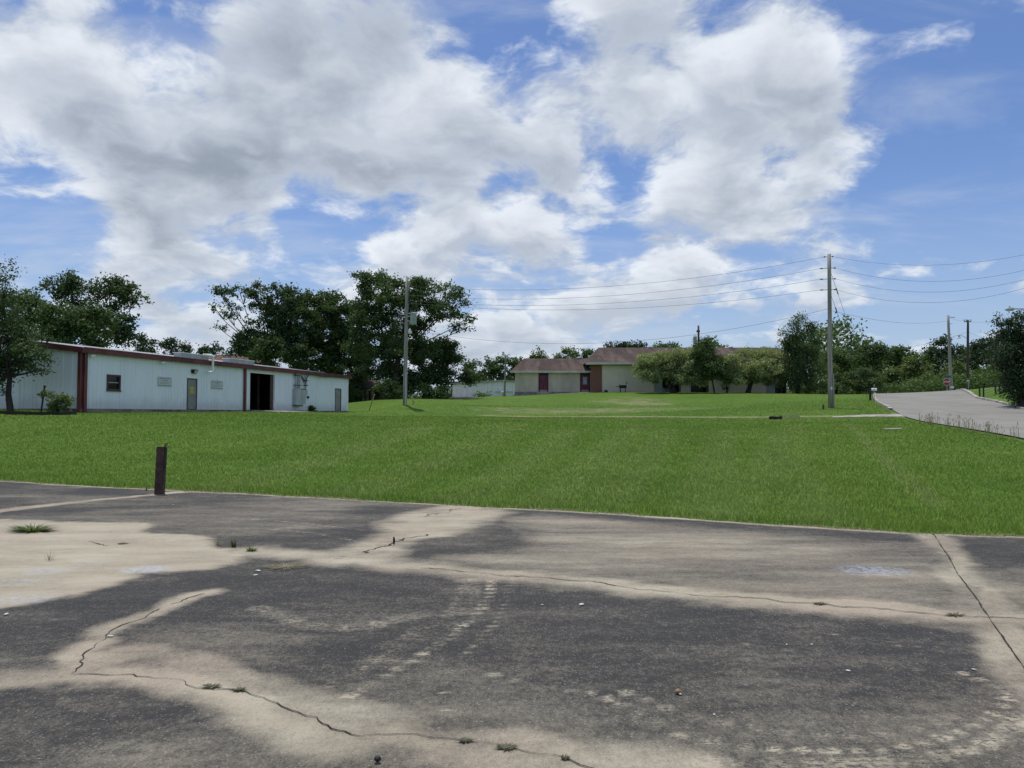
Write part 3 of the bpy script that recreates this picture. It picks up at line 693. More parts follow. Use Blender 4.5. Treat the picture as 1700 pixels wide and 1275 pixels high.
# ------------------------------------------------------------------ white metal workshop on the left
def ribbed(mb, P, t0, t1, z0f, z1f, pitch=.305, depth=.028):
    """sheet between t0..t1 with trapezoid ribs; P(t, n, z); z0f/z1f give bottom and top for t"""
    prof = [(t0, 0.)]
    c = math.ceil(t0 / pitch) * pitch
    while c < t1 - .04:
        if c - .035 > t0: prof += [(c-.035, 0.), (c-.016, depth), (c+.016, depth), (c+.035, 0.)]
        c += pitch
    prof.append((t1, 0.)); prof = [(min(max(a, t0), t1), b) for a, b in prof]
    V = []
    for a, b in prof: V += [P(a, b, z0f(a)), P(a, b, z1f(a))]
    mb.addm(V, [(2*i, 2*i+2, 2*i+3, 2*i+1) for i in range(len(prof)-1)])
WB = {}
def workshop():
    L0 = np.array((-24.5, 43.65)); u = np.array((.2498, .9683)); n = np.array((.9683, -.2498)); z0 = 1.96; H = 3.38; LEN = 33.2; W = 17.
    P = lambda t, d, z: (L0[0]+u[0]*t+n[0]*d, L0[1]+u[1]*t+n[1]*d, z)
    def tw(px):
        k_ = (px - 850) / F; return (k_*L0[1] - L0[0]) / (u[0] - k_*u[1])
    def zz(px, py):
        t = tw(px); return at(px, py, L0[1]+u[1]*t)[2]
    WB.update(P=P, tw=tw, zz=zz, z0=z0, H=H, LEN=LEN)
    o = thing('metal_workshop', P(LEN/2, -W/2, z0-.5), 'long low white ribbed metal workshop with dark red gutter', 'building')
    op = [  # t0,t1,zlo,zhi openings in the long wall
        (tw(414), tw(455), z0-.01, zz(435, 620.5)),
        (tw(310), tw(326.5), z0-.01, z0+2.12), (tw(556), tw(566), z0-.01, z0+2.12),
        (tw(177.5), tw(198), zz(187, 647), zz(187, 623.5))]
    br = sorted(set([0, LEN] + list(np.arange(.915, LEN, .915)) + [q for a in op for q in a[:2]]))
    # panels stay about 0.9 m: drop breakpoints that crowd an opening edge
    keep = [br[0]]
    must = set([0, LEN] + [q for a in op for q in a[:2]])
    for b in br[1:]:
        if b - keep[-1] < .12:
            if b in must and keep[-1] not in must: keep[-1] = b; continue
            if b not in must: continue
        keep.append(b)
    for a, b in zip(keep[:-1], keep[1:]):
        mid = (a+b)/2; segs = [(z0-.03, z0+H)]
        for (o0, o1, lo, hi) in op:
            if o0 - .01 <= mid <= o1 + .01:
                segs = [s_ for s_ in [(z0-.03, lo), (hi, z0+H)] if s_[1] - s_[0] > .05]
        for lo, hi in segs:
            mb = MB(); ribbed(mb, P, a+.002, b-.002, lambda t: lo, lambda t: hi); mb.build('wall_panel', M['sheet'], o)
    # near gable wall (faces the camera); d runs from 0 to -W
    rise = lambda d: .125 * min(-d, W + d)
    Q = lambda s_, dep, z: P(-dep, -s_, z)
    for i in range(int(W/.915)+1):
        a = i*.915; b = min(a+.915, W)
        if b - a < .05: continue
        mb = MB(); ribbed(mb, Q, a+.002, b-.002, lambda t: z0-.03, lambda t: z0+H-.02+rise(-t)); mb.build('wall_panel', M['sheet'], o)
    mb = MB()
    mb.addm([P(LEN, 0, z0), P(LEN, -W, z0), P(LEN, -W, z0+H), P(LEN, -W/2, z0+H+rise(-W/2)), P(LEN, 0, z0+H)], [(0, 1, 2, 3, 4)])
    mb.build('far_gable_wall', M['sheet'], o)
    mb = MB(); mb.addm([P(0, -W, z0), P(LEN, -W, z0), P(LEN, -W, z0+H), P(0, -W, z0+H)], [(0, 1, 2, 3)]); mb.build('back_wall', M['sheet'], o)
    for s_ in (0, 1):   # roof slopes
        mb = MB(); e0 = .18 if s_ == 0 else -W-.18; e1 = -W/2; ze = z0+H+.02 - .125*.18; zr = z0+H+.02+W/2*.125
        mb.hexa([P(-.2, e0, ze), P(LEN+.2, e0, ze), P(LEN+.2, e1, zr), P(-.2, e1, zr), P(-.2, e0, ze+.07), P(LEN+.2, e0, ze+.07), P(LEN+.2, e1, zr+.07), P(-.2, e1, zr+.07)])
        mb.build('roof_slope', M['galvroof'], o)
    mb = MB(); mb.box(-.05, LEN+.05, .03, .30, z0+H-.24, z0+H+.07, P); gt = mb.build('gutter', M['red'], o)
    mb = MB(); mb.box(-.1, LEN+.1, .28, .325, z0+H+.02, z0+H+.085, P); mb.build('gutter_lip', M['red'], gt)
    mb = MB(); rk = [P(-.24, .30, z0+H-.26), P(-.24, -W/2, z0+H-.26+W/2*.125), P(-.24, -W/2, z0+H+.07+W/2*.125+.05), P(-.24, .30, z0+H+.06)]
    rk2 = [P(-.04, .30, z0+H-.26), P(-.04, -W/2, z0+H-.26+W/2*.125), P(-.04, -W/2, z0+H+.07+W/2*.125+.05), P(-.04, .30, z0+H+.06)]
    mb.hexa([rk[0], rk2[0], rk2[1], rk[1], rk[3], rk2[3], rk2[2], rk[2]]); mb.build('rake_trim', M['red'], o)
    mb = MB(); mb.box(-.06, LEN+.05, -W, .06, z0-.75, z0-.035, P); mb.build('foundation', M['foundation'], o)
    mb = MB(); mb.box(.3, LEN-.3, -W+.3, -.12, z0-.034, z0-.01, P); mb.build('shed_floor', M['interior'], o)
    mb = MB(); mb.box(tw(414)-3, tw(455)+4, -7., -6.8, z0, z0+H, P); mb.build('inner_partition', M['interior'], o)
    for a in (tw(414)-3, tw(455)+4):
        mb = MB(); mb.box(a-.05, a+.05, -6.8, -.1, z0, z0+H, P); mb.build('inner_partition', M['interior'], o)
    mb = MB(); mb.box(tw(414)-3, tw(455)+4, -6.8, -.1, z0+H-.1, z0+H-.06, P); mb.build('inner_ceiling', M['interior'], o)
    mb = MB(); mb.box(tw(448), tw(449.3), -1.2, -1.05, z0, z0+2.9, P); mb.build('inner_post', M['brownframe'], o)
    # trims and downpipes
    def trim(a, b, d0, d1, lo, hi, m, nm='corner_trim', par=o):
        mb = MB(); mb.box(a, b, d0, d1, lo, hi, P); return mb.build(nm, m, par)
    trim(-.10, .10, -.14, .05, z0-.28, z0+H-.2, M['red'])
    dp = MB(); t_ = tw(138); dp.box(t_-.09, t_+.13, .04, .15, z0-.30, z0+H-.24, P); dp.build('downpipe', M['red'], o)
    dp = MB(); t_ = tw(404.5); dp.box(t_-.09, t_+.13, .04, .15, z0-.10, z0+H-.24, P); dp.build('downpipe', M['red'], o)
    trim(LEN-.12, LEN+.06, -.1, .05, z0-.05, z0+H-.2, M['white']); trim(LEN+.062, LEN+.10, -.3, .04, z0-.05, z0+H-.2, M['darkframe'])
    # big opening trim
    a, b, lo, hi = op[0]
    trim(a-.07, a, -.1, .045, z0, hi+.07, M['white'], 'opening_trim'); trim(a, b, -.1, .045, hi, hi+.07, M['white'], 'opening_trim'); trim(b, b+.07, -.1, .045, z0, hi+.07, M['white'], 'opening_trim')
    trim(b-.40, b-.02, -.16, -.10, z0, hi, M['brownframe'], 'sliding_door_edge')
    # doors
    for i, (a, b, lo, hi) in enumerate(op[1:3]):
        dr = trim(a+.06, b-.06, -.06, -.01, z0, hi-.06, M['greydoor'], 'door')
        for q in ((a, a+.06, z0, hi), (b-.06, b, z0, hi), (a+.06, b-.06, hi-.07, hi)):
            trim(q[0], q[1], -.07, .035, q[2], q[3], M['darkframe'], 'frame', dr)
        trim(b, b+.07, -.02, .04, z0, hi+.05, M['white'], 'frame', dr); trim(a-.06, b, -.02, .038, hi+.002, hi+.05, M['white'], 'frame', dr)
        mb = MB(); kb = np.array(P(b-.17, -.01, z0+1.0)); mb.lathe(kb, [(0, .035), (.04, .02), (.06, .032), (.085, .028), (.09, .001)], 8, (n[0], n[1], 0)); mb.build('handle', M['galv'], dr)
        if i == 0:
            for zc in (1.42, 1.17):
                trim((a+b)/2-.16, (a+b)/2+.14, -.009, .001, z0+zc-.11, z0+zc+.11, M['yellow'], 'sticker', dr)
                trim((a+b)/2-.12, (a+b)/2+.10, .001, .004, z0+zc-.06, z0+zc-.04, M['darkframe'], 'sticker_print', dr)
            trim(a-.1, b+.1, .06, .5, z0-.42, z0-.12, M['foundation'], 'doorstep')
    # window
    a, b, lo, hi = op[3]
    wn = trim(a, b, -.075, -.06, lo, hi, M['glass'], 'window')
    for q in ((a-.06, a+.05, lo-.05, hi+.05), (b-.05, b+.06, lo-.05, hi+.05), (a+.05, b-.05, lo-.05, lo+.05), (a+.05, b-.05, hi-.05, hi+.05)):
        trim(q[0], q[1], -.09, .045, q[2], q[3], M['brownframe'], 'frame', wn)
    trim(a+.05, b-.05, -.058, -.02, (lo+hi)/2-.02, (lo+hi)/2+.03, M['galv'], 'meeting_rail', wn); trim(a-.1, b+.1, .045, .09, lo-.10, lo-.05, M['brownframe'], 'sill', wn)
    # sign plates with faded writing
    for (x0, x1, y0, y1), lab in (((261, 283.5, 626, 641), 'faded sign plate with illegible lines, nearer the window'), ((350, 369, 632, 645.5), 'faded sign plate with illegible lines, right of the door')):
        a, b = tw(x0), tw(x1); hi = zz((x0+x1)/2, y0); lo = zz((x0+x1)/2, y1)
        sg = thing('sign_plate', P((a+b)/2, .05, lo), lab, 'sign'); mb = MB(); mb.box(a, b, .036, .052, lo, hi, P); pl = mb.build('plate', M['signplate'], sg)
        rows = [(.80, .12, .88, .10), (.58, .28, .72, .08), (.38, .10, .90, .045), (.26, .14, .86, .04)]
        for r_, s0, s1, hh in rows:
            mb = MB(); x = s0
            while x < s1:
                w = random.uniform(.03, .07); yv = lo + (hi-lo)*(r_ + random.uniform(-.012, .012)); mb.box(a+(b-a)*x, a+(b-a)*min(x+w, s1), .052, .0545, yv, yv+(hi-lo)*hh*random.uniform(.6, 1), P); x += w + random.uniform(.008, .03)
            mb.build('lettering', M['signink'], sg)['kind'] = 'stuff'
        mb = MB(); mb.box(a+.03, b-.03, .052, .056, lo+.02, lo+(hi-lo)*.09, P); mb.build('lower_bar', M['signink'], sg)  # dark bar along the lower edge of the plate
    # wall lamp
    t = tw(320); zl = zz(320, 620); lp = thing('wall_lamp', P(t, .05, zl), 'dark wall pack lamp above the grey door with yellow stickers', 'lamp')
    mb = MB(); mb.hexa([P(t-.22, .03, zl), P(t+.22, .03, zl), P(t+.16, .14, zl), P(t-.16, .14, zl), P(t-.26, .03, zl+.27), P(t+.26, .03, zl+.27), P(t+.26, .24, zl+.27), P(t-.26, .24, zl+.27)]); mb.build('housing', M['black'], lp)
    mb = MB(); mb.hexa([P(t-.10, .145, zl+.03), P(t+.20, .145, zl+.03), P(t+.20, .155, zl+.03), P(t-.10, .155, zl+.03), P(t-.10, .235, zl+.22), P(t+.24, .235, zl+.22), P(t+.24, .25, zl+.22), P(t-.10, .25, zl+.22)]); mb.build('lens', M['lamp'], lp)
    # small security cameras under the gutter
    for px, py, lab in ((148, 590.5, 'small white camera under the gutter near the corner pipes'), (266, 602, 'small white camera under the gutter above the faded sign')):
        t = tw(px); z = zz(px, py); cm = thing('security_camera', P(t, .04, z), lab, 'camera'); mb = MB(); mb.tube([P(t, .05, z+.10), P(t, .15, z+.02)], .025, 6); mb.build('bracket', M['white'], cm)
        mb = MB(); mb.tube([P(t-.16, .2, z-.03), P(t+.14, .2, z)], .055, 8); mb.build('body', M['white'], cm)
    # roof ducts and the bent pipe
    for (x0, x1), lab in (((297, 343), 'pale flat duct on the roof edge feeding the bent pipe'), ((378, 419), 'pale flat duct on the roof edge further right')):
        a, b = tw(x0), tw(x1); dk = thing('roof_duct', P((a+b)/2, .0, z0+H+.08), lab, 'duct'); mb = MB(); zb = z0+H+.03
        mb.box(a, b, -.45, .12, zb, zb+.36, P); mb.build('casing', M['cabinet'], dk); mb = MB(); mb.box(a-.05, b+.05, -.5, .16, zb+.36, zb+.42, P); mb.build('cover', M['white'], dk)
    t = tw(344); z1 = zz(344, 591); z2 = zz(344, 617.5); mb = MB()
    mb.tube([P(t-1.0, .38, z1), P(t-.12, .42, z1), P(t, .42, z1-.05), P(t, .42, z1-.15), P(t, .42, z2+.14), P(t-.03, .42, z2+.03), P(t-.14, .42, z2-.02), P(t-.50, .42, z2-.06)], .085, 10)
    mb.solo('vent_pipe', M['white'], 'white bent vent pipe hanging over the red gutter', 'pipe', smooth=True)
    # electrical service
    a, b = tw(485.8), tw(495); lo = zz(490, 672.5); hi = zz(490, 646)
    el = thing('electrical_cabinet', P((a+b)/2, .1, lo), 'tall grey electrical cabinet with conduits on the white wall', 'cabinet')
    mb = MB(); mb.box(a, b, .04, .34, lo, hi, P); mb.build('cabinet_body', M['cabinet'], el)
    c_, d_ = b+.02, tw(503); lo2 = zz(499, 670.5); mb = MB(); mb.box(c_, d_, .04, .28, lo2, hi-.02, P); bx = mb.build('breaker_box', M['cabinet'], el)
    mb = MB(); mb.box(c_+.10, d_-.05, .28, .30, lo2+.08, hi-.16, P); dd = mb.build('breaker_door', M['tank'], bx)
    mb = MB(); mb.box(a-.05, b+.1, .04, .40, lo-.08, lo-.002, P); mb.build('cabinet_base', M['darkframe'], el)
    mb = MB(); mb.box(c_+.02, d_+.05, .04, .30, hi-.018, hi+.05, P); mb.build('cabinet_top', M['darkframe'], el)
    for t, zt in ((a+.26, z0+H-.30), (a+.55, z0+H-.25), (a+.82, z0+H-.40)):
        mb = MB(); mb.tube([P(t, .16, hi-.02), P(t, .16, zt), P(t+.10, .2, zt+.08), P(t+.22, .22, zt)], .07, 8); mb.build('conduit', M['tank'], el)
    for zb in (zz(490, 639.5), zz(490, 623.5)):
        mb = MB(); mb.box(a+.05, a+1.15, .05, .26, zb-.03, zb+.03, P); mb.build('conduit_strap', M['darkframe'], el)
    t = tw(505.5); mb = MB(); mb.tube([P(t, .12, zz(505, 655)), P(t, .12, zz(505, 622))], .05, 8); mb.build('service_mast', M['tank'], el)
    for py in (639.5, 631.5): 
        mb = MB(); z = zz(505, py); mb.box(t-.25, t+.25, .05, .20, z-.04, z+.04, P); mb.build('conduit_strap', M['darkframe'], el)
    mb = MB(); mb.box(tw(505)-.18, tw(505)+.22, .04, .20, zz(506, 656), zz(506, 648), P); mb.build('meter_box', M['tank'], el)
    mb = MB(); mb.box(tw(510)-.12, tw(510)+.12, .04, .14, zz(510, 661.5), zz(510, 657.5), P); mb.build('switch', M['darkframe'], el)
    for q in range(3):
        mb = MB(); z = zz(495, 621+q*2.5); e = zz(505, 627+q*2.6); t1 = tw(496); t2 = tw(505)
        mb.tube([P(t1-.1, .24, z), P(t1+.35, .34, e-.25), P((t1+t2)/2+.2, .34, e-.22), P(t2-.1, .26, e)], .030, 6); mb.build('drip_loop', M['wire'], el)
    mb = MB(); pts = [(505, 628, .2), (508.5, 622, .25), (512, 621.5, .28), (520, 623, .30), (532, 625.3, .3), (545, 625.6, .3), (560, 625, .3), (570, 622.5, .35)]
    mb.tube([P(tw(px), d, zz(px, py)) for px, py, d in pts], .04, 6); mb.solo('service_cable', M['wire'], 'thick black service cable looping along the white wall', 'cable')
    WB['svc'] = np.array(P(tw(572), .35, zz(572, 621.5)))
    # concrete apron in front of the opening
    mb = MB(); a, b = tw(412), tw(457)
    pts = [P(a, .08, 0), P(b, .08, 0), P(b+1.2, 2.4, 0), P(b+.2, 3.6, 0), P(a+1.5, 1.6, 0)]
    V = [(p[0], p[1], max(g1(p[0], p[1])+.03, z0-.03 if i < 2 else -9)) for i, p in enumerate(pts)]; V += [(x, y, z-.3) for x, y, z in V]; m_ = len(pts)
    mb.addm(V, [tuple(range(m_-1, -1, -1))] + [(i, (i+1) % m_, (i+1) % m_+m_, i+m_) for i in range(m_)]); tag(mb.build('workshop_apron', M['concrete']), 'pale concrete apron at the workshop opening', kind='structure')
workshop()

# ------------------------------------------------------------------ long beige building on the rise
def hip_roof(mb, x0, x1, y0, y1, ze, zr, over=.5, hipl=True, hipr=True, th=.10):
    x0 -= over; x1 += over; y0 -= over; y1 += over; h = (y1-y0)/2; ym = (y0+y1)/2; hl = h*.35 if hipl else 0; hr = h*.35 if hipr else 0
    A = [(x0,y0,ze),(x1,y0,ze),(x1,y1,ze),(x0,y1,ze),(x0+hl,ym,zr),(x1-hr,ym,zr)]
    B = [(x,y,z-th) for x,y,z in A]
    mb.addm(A+B, [(0,1,5,4),(2,3,4,5),(1,2,5),(3,0,4),(7,6,10,11),(9,8,11,10),(8,7,11),(6,9,10),(0,6,7,1),(1,7,8,2),(2,8,9,3),(3,9,6,0)])
def long_building():
    Y = 98.; X = lambda px, y=Y: at(px, 640, y)[0]; Z = lambda py, y=Y: at(900, py, y)[2]
    o = thing('beige_building', (X(1080), Y+5, Z(650)-.3), 'long beige building with brown shingle hip roofs on the rise', 'building')
    zf = Z(650.5); z1 = Z(619.5); xa, xb = X(855), X(982)
    # left wing: siding boards between the doors
    d1 = (X(895.5), X(908.8)); d2 = (X(964.5), X(978)); 
    for a, b in ((xa, d1[0]-.12), (d1[1]+.12, d2[0]-.12), (d2[1]+.1, xb)):
        nb = max(1, round((b-a)/.61)); w = (b-a)/nb
        for i in range(nb):
            mb = MB(); mb.box(a+i*w+.006, a+(i+1)*w-.006, Y, Y+.12, zf, z1); mb.build('siding_board', M['siding'], o)
    mb = MB(); mb.box(xa+.02, xb, Y+.05, Y+9.5, zf-.9, z1+.02); mb.build('wing_core', M['siding'], o)
    mb = MB(); mb.box(xa-.02, X(900), Y-.03, Y+9.5, zf-1.4, zf-.003); mb.build('foundation', M['block'], o)
    mb = MB(); mb.box(X(900)-.0, xb, Y-.02, Y+.04, zf-.6, zf-.004); mb.build('foundation', M['block'], o)
    for i, (a, b) in enumerate((d1, d2)):
        mb = MB(); mb.box(a, b, Y+.03, Y+.09, zf+.05, z1-.25); dr = mb.build('door', M['purple'], o); dr['label'] = ('worn magenta door with a small dark pane', 'worn magenta door with a pale window')[i]
        for q in ((a-.12, a, zf, z1), (b, b+.12, zf, z1), (a, b, z1-.25, z1)):
            mb = MB(); mb.box(q[0], q[1], Y-.02, Y+.13, q[2], q[3]); mb.build('frame', M['black'], dr)
        c = (a+b)/2; mb = MB()
        if i == 0: mb.lathe((c, Y+.035, zf+1.62), [(0, .13), (.02, .13)], 10, (0, -1, 0)); mb.build('pane', M['glass'], dr)
        else:
            mb.box(c-.26, c+.26, Y+.0, Y+.025, zf+.95, zf+1.9); w = mb.build('pane', M['bluepanel'], dr)
        mb = MB(); mb.box(a+.05, b-.05, Y+.02, Y+.028, zf+.06, zf+.28); mb.build('kick_plate', M['pinkpost'], dr)
        mb = MB(); mb.box(a-.4, b+.4, Y-1.1, Y-.03, zf-.35, zf-.02); mb.build('doorstep', M['concrete'], o)
    mb = MB(); hip_roof(mb, xa, xb+3, Y, Y+9.5, z1+.25, Z(595, Y+4.7), .6, True, False); rf = mb.build('roof', M['shingle'], o)
    mb = MB(); mb.box(xa-.62, xb-.05, Y-.66, Y-.602, z1+.03, z1+.27); mb.build('fascia', M['fascia'], rf)
    mb = MB(); mb.box(xa-.6, xb-.05, Y-.60, Y-.01, z1+.02, z1+.05); mb.build('soffit', M['fascia'], rf)
    # main block stands a little forward
    Ym = 96.6; X2 = lambda px: at(px, 640, Ym)[0]; z2 = at(900, 606.5, Ym)[2]; xm, xr = X2(981.5), X2(1312)
    mb = MB(); mb.box(xm, X2(999.5), Ym, Ym+.5, zf-.3, z2); mb.build('brick_pier', M['brick'], o)
    mb = MB(); mb.box(X2(999.6), X2(1086), Ym+.06, Ym+.2, zf-.3, z2); mb.build('cream_wall', M['siding2'], o)
    spans = [(1086,1100,'bluepanel',.1),(1100,1131,None,1.6),(1131,1147,'siding2',.1),(1147,1177,None,1.6),(1177,1272,'siding2',.1),(1272,1287,'bluepanel',.1),(1287,1312,None,1.6)]
    for a, b, m_, dp in spans:
        mb = MB()
        if m_: mb.box(X2(a), X2(b), Ym+dp, Ym+dp+.15, zf-.3, z2); mb.build('wall_section', M[m_], o)
        else:
            mb.box(X2(a), X2(b), Ym+dp, Ym+dp+.05, zf-.3, z2); gl = mb.build('window', M['glass'], o)
            n_ = 3
            for i in range(n_+1):
                x = X2(a) + (X2(b)-X2(a))*i/n_; mb = MB(); mb.box(x-.035, x+.035, Ym+dp-.06, Ym+dp-.002, zf-.3, z2); mb.build('mullion', M['darkframe'], gl)
            mb = MB(); mb.box(X2(a), X2(b), Ym+dp-.05, Ym+dp-.003, zf+.85, zf+.92); mb.build('transom', M['darkframe'], gl)
    mb = MB(); mb.box(xm, xr, Ym+1.9, Ym+12, zf-.6, z2+.02); mb.build('main_core', M['siding2'], o)
    mb = MB(); mb.box(X2(1060), xr, Ym-1.2, Ym+2, zf-.55, zf-.28); mb.build('porch_slab', M['concrete'], o)
    mb = MB(); hip_roof(mb, xm, xr, Ym, Ym+12, z2+.32, at(1100, 577, Ym+6)[2], .75, True, False); rf = mb.build('roof', M['shingle'], o)
    mb = MB(); mb.box(xm-.77, xr+.77, Ym-.82, Ym-.752, z2+.08, z2+.34); mb.build('fascia', M['fascia'], rf)
    mb = MB(); mb.box(xm-.75, xr+.75, Ym-.75, Ym-.01, z2+.05, z2+.09); mb.build('soffit', M['fascia'], rf)
    for px, py, yy, lab in ((961, 593.5, Y+4.7, 1), (1078, 576, Ym+6, 1), (1213, 576, Ym+6, 1)):
        p = at(px, py, yy); mb = MB(); mb.lathe((p[0], p[1], p[2]-.35), [(0, .20), (.22, .20), (.24, .34), (.36, .30), (.44, .12), (.46, .01)], 10); mb.build('roof_vent', M['galv'], rf)
    p = at(878, 613, Y+1.5); mb = MB(); mb.tube([(p[0], p[1], p[2]-.5), (p[0], p[1], p[2]+.42)], .09, 8); mb.build('vent_stack', M['white'], rf)
    # barbecue grill
    zg = lambda x, y: g1(x, y)
    g = at(1034, 650, 95.0); zb = zf-.30; gr = thing('barbecue_grill', (g[0], g[1], zg(g[0], g[1])), 'black barrel barbecue grill standing against the cream wall', 'grill'); zb = zg(g[0], g[1])
    mb = MB(); mb.tube([(g[0]-.42, g[1], zb+.78), (g[0]+.42, g[1], zb+.78)], .26, 12); mb.build('barrel', M['black'], gr)
    for sx in (-.3, .3):
        for sy in (-.18, .18): mb = MB(); mb.tube([(g[0]+sx, g[1]+sy, zb-.05), (g[0]+sx, g[1]+sy, zb+.62)], .035, 6); mb.build('leg', M['black'], gr)
    mb = MB(); mb.box(g[0]-.28, g[0]+.28, g[1]-.16, g[1]+.16, zb+.18, zb+.5); mb.build('cart_panel', M['tank'], gr)
    mb = MB(); mb.box(g[0]-.85, g[0]-.43, g[1]-.2, g[1]+.2, zb+.70, zb+.76); mb.build('side_shelf', M['black'], gr)
    mb = MB(); mb.tube([(g[0]+.38, g[1], zb+.9), (g[0]+.5, g[1], zb+1.1), (g[0]+.5, g[1], zb+1.32)], .05, 8); mb.build('chimney', M['black'], gr)
    p = at(1006, 650, 95.4); z = zg(p[0], p[1]); mb = MB(); mb.lathe((p[0], p[1], z-.03), [(0, .2), (.12, .26), (.26, .2), (.36, .08), (.38, .02)], 9); mb.solo('plant_pot', M['black'], 'small dark pot on the ground beside the brick pier', 'pot')
    # walkway in front of the wing
    P = [(at(850,658,96.6)[0], 96.6), (at(905,655,96.2)[0], 96.2), (at(985,650,95.6)[0], 95.6), (at(985,650,97)[0], 96.5), (at(850,650,97)[0], 97.4)]
    mb = MB(); V = [(x, y, g1(x, y)+.06) for x, y in P] + [(x, y, g1(x, y)-.3) for x, y in P]; m_ = len(P)
    mb.addm(V, [tuple(range(m_))] + [(i, i+m_, (i+1) % m_+m_, (i+1) % m_) for i in range(m_)]); tag(mb.build('walkway', M['concrete']), 'pale concrete walk along the beige building', kind='structure')
long_building()

def far_buildings():
    Y = 122.; X = lambda px: at(px, 640, Y)[0]; Z = lambda py: at(800, py, Y)[2]
    o = thing('white_metal_shed', (X(800), Y, Z(662)), 'low white metal shed behind the lamp pole and oak', 'building')
    xa, xb = X(750), X(868); xm = X(835); ze, zr = Z(638), Z(633); b0 = Z(664)
    nb = 14
    for i in range(nb):
        a = xa+(xb-xa)*i/nb; b = xa+(xb-xa)*(i+1)/nb; zt = lambda x: ze+(zr-ze)*(1-abs(x-xm)/max(xm-xa, 1)) if x < xm else ze+(zr-ze)*(1-(x-xm)/(xm-xa))
        mb = MB(); mb.addm([(a+.006, Y, b0), (b-.006, Y, b0), (b-.006, Y, zt(b)), (a+.006, Y, zt(a))], [(0, 1, 2, 3)]); mb.build('wall_panel', M['white'], o)
    mb = MB(); A = [(xa-.3, Y-.3, ze), (xm, Y-.3, zr), (xb+.3, Y-.3, zr+(ze-zr)*(xb-xm)/(xm-xa)), (xb+.3, Y+14, zr+(ze-zr)*(xb-xm)/(xm-xa)), (xm, Y+14, zr), (xa-.3, Y+14, ze)]
    B = [(x, y, z+.22) for x, y, z in A]; mb.addm(A+B, [(6, 7, 10, 11), (7, 8, 9, 10), (0, 6, 7, 1)[::-1], (1, 7, 8, 2)[::-1], (0, 5, 11, 6)[::-1], (0, 1, 4, 5), (1, 2, 3, 4)]); mb.build('roof', M['galvroof'], o)
    mb = MB(); mb.box(xa, xa+.1, Y, Y+14, b0, ze); mb.build('side_wall', M['white'], o)
    mb = MB(); mb.box(X(822), X(851), Y-.14, Y-.01, Z(650.8), Z(650)); mb.build('wall_rail', M['tank'], o)
    mb = MB(); mb.box(X(802.5), X(804.5), Y-.1, Y-.01, Z(654), Z(652)); mb.build('wall_box', M['tank'], o)
    mb = MB(); mb.hexa([(X(741), Y-1.2, b0-.5), (X(790), Y-1.2, b0-.5), (X(790), Y-.1, b0-.5), (X(741), Y-.1, b0-.5), (X(741), Y-1.2, Z(660.4)), (X(790), Y-1.2, Z(659.5)), (X(790), Y-.1, Z(659.3)), (X(741), Y-.1, Z(660))]); mb.build('loading_edge', M['clay'], o)
    p = at(834.5, 655, 101.); z = g1(p[0], p[1]); t = thing('round_dish', (p[0], p[1], z), 'small round pale dish beside the lamp pole', 'dish'); mb = MB()
    mb.lathe((p[0], p[1]-.1, z+.42), [(-.10, .03), (-.06, .16), (0, .22), (.04, .24)], 12, (.1, .9, .35)); mb.build('bowl', M['white'], t); mb = MB(); mb.tube([(p[0], p[1], z-.1), (p[0], p[1], z+.40)], .04, 6); mb.build('stand', M['darkframe'], t)
    # brown house under the oak
    Y = 95.; X = lambda px: at(px, 640, Y)[0]; Z = lambda py: at(600, py, Y)[2]; b0 = Z(669.5)
    o = thing('brown_house', (X(600), Y, b0), 'dark brown house with pale porch posts under the oak', 'house')
    mb = MB(); mb.box(X(560), X(632), Y+2, Y+9, b0-.6, Z(643)); mb.build('wall', M['housewall'], o)
    mb = MB(); xa, xb, ym, ya, yb = X(556), X(638), Y+4.5, Y-.3, Y+9.4; ze, zr = Z(643.5), at(600, 618, Y+4.5)[2]
    mb.addm([(xa,ya,ze),(xb,ya,ze),(xb-4.,ym,zr),(xa+1,ym,zr),(xa,yb,ze),(xb,yb,ze),(xa,ya,ze-.2),(xb,ya,ze-.2),(xb,yb,ze-.2),(xa,yb,ze-.2)], [(0,1,2,3),(1,5,2),(5,4,3,2),(4,0,3),(6,7,1,0)[::1],(7,8,5,1),(8,9,4,5),(9,6,0,4),(6,9,8,7)]); mb.build('roof', M['shingle'], o)
    for px in (595, 603, 609.5, 618): mb = MB(); mb.box(X(px)-.14, X(px)+.14, Y+.1, Y+.35, b0-.5, ze-.19); mb.build('porch_post', M['pinkpost'], o)
    mb = MB(); mb.box(X(588), X(626), Y, Y+2, b0-.6, b0+.02); mb.build('porch_floor', M['timber'], o)
    mb = MB(); mb.box(X(599), X(606), Y+1.9, Y+1.97, b0+.05, b0+2.); mb.build('door', M['black'], o)
    # tan roofed house behind the workshop
    Y = 112.; X = lambda px: at(px, 600, Y)[0]; Z = lambda py: at(380, py, Y)[2]; b0 = 2.9; ze = Z(602); zr = at(380, 588.5, Y+5)[2]
    o = thing('tan_roofed_house', (X(385), Y, b0-.3), 'house with tan shingle roof peeking over the workshop', 'house')
    mb = MB(); mb.box(X(335), X(428), Y+.5, Y+9.5, b0-.6, ze+.05); mb.build('wall', M['housewall'], o)
    xa, xb = X(330), X(432); mb = MB(); mb.addm([(xa,Y,ze),(xb,Y,ze),(xb-1.,Y+5,zr),(xa+1.,Y+5,zr),(xa,Y+10,ze),(xb,Y+10,ze)], [(0,1,2,3),(5,4,3,2),(1,5,2),(4,0,3),(0,4,5,1)]); mb.build('roof', M['shingle2'], o)
    mb = MB(); p = at(346.5, 589, Y+4); mb.box(p[0]-.2, p[0]+.2, p[1]-.2, p[1]+.2, p[2]-.6, p[2]+.2); mb.build('vent', M['white'], o)
far_buildings()

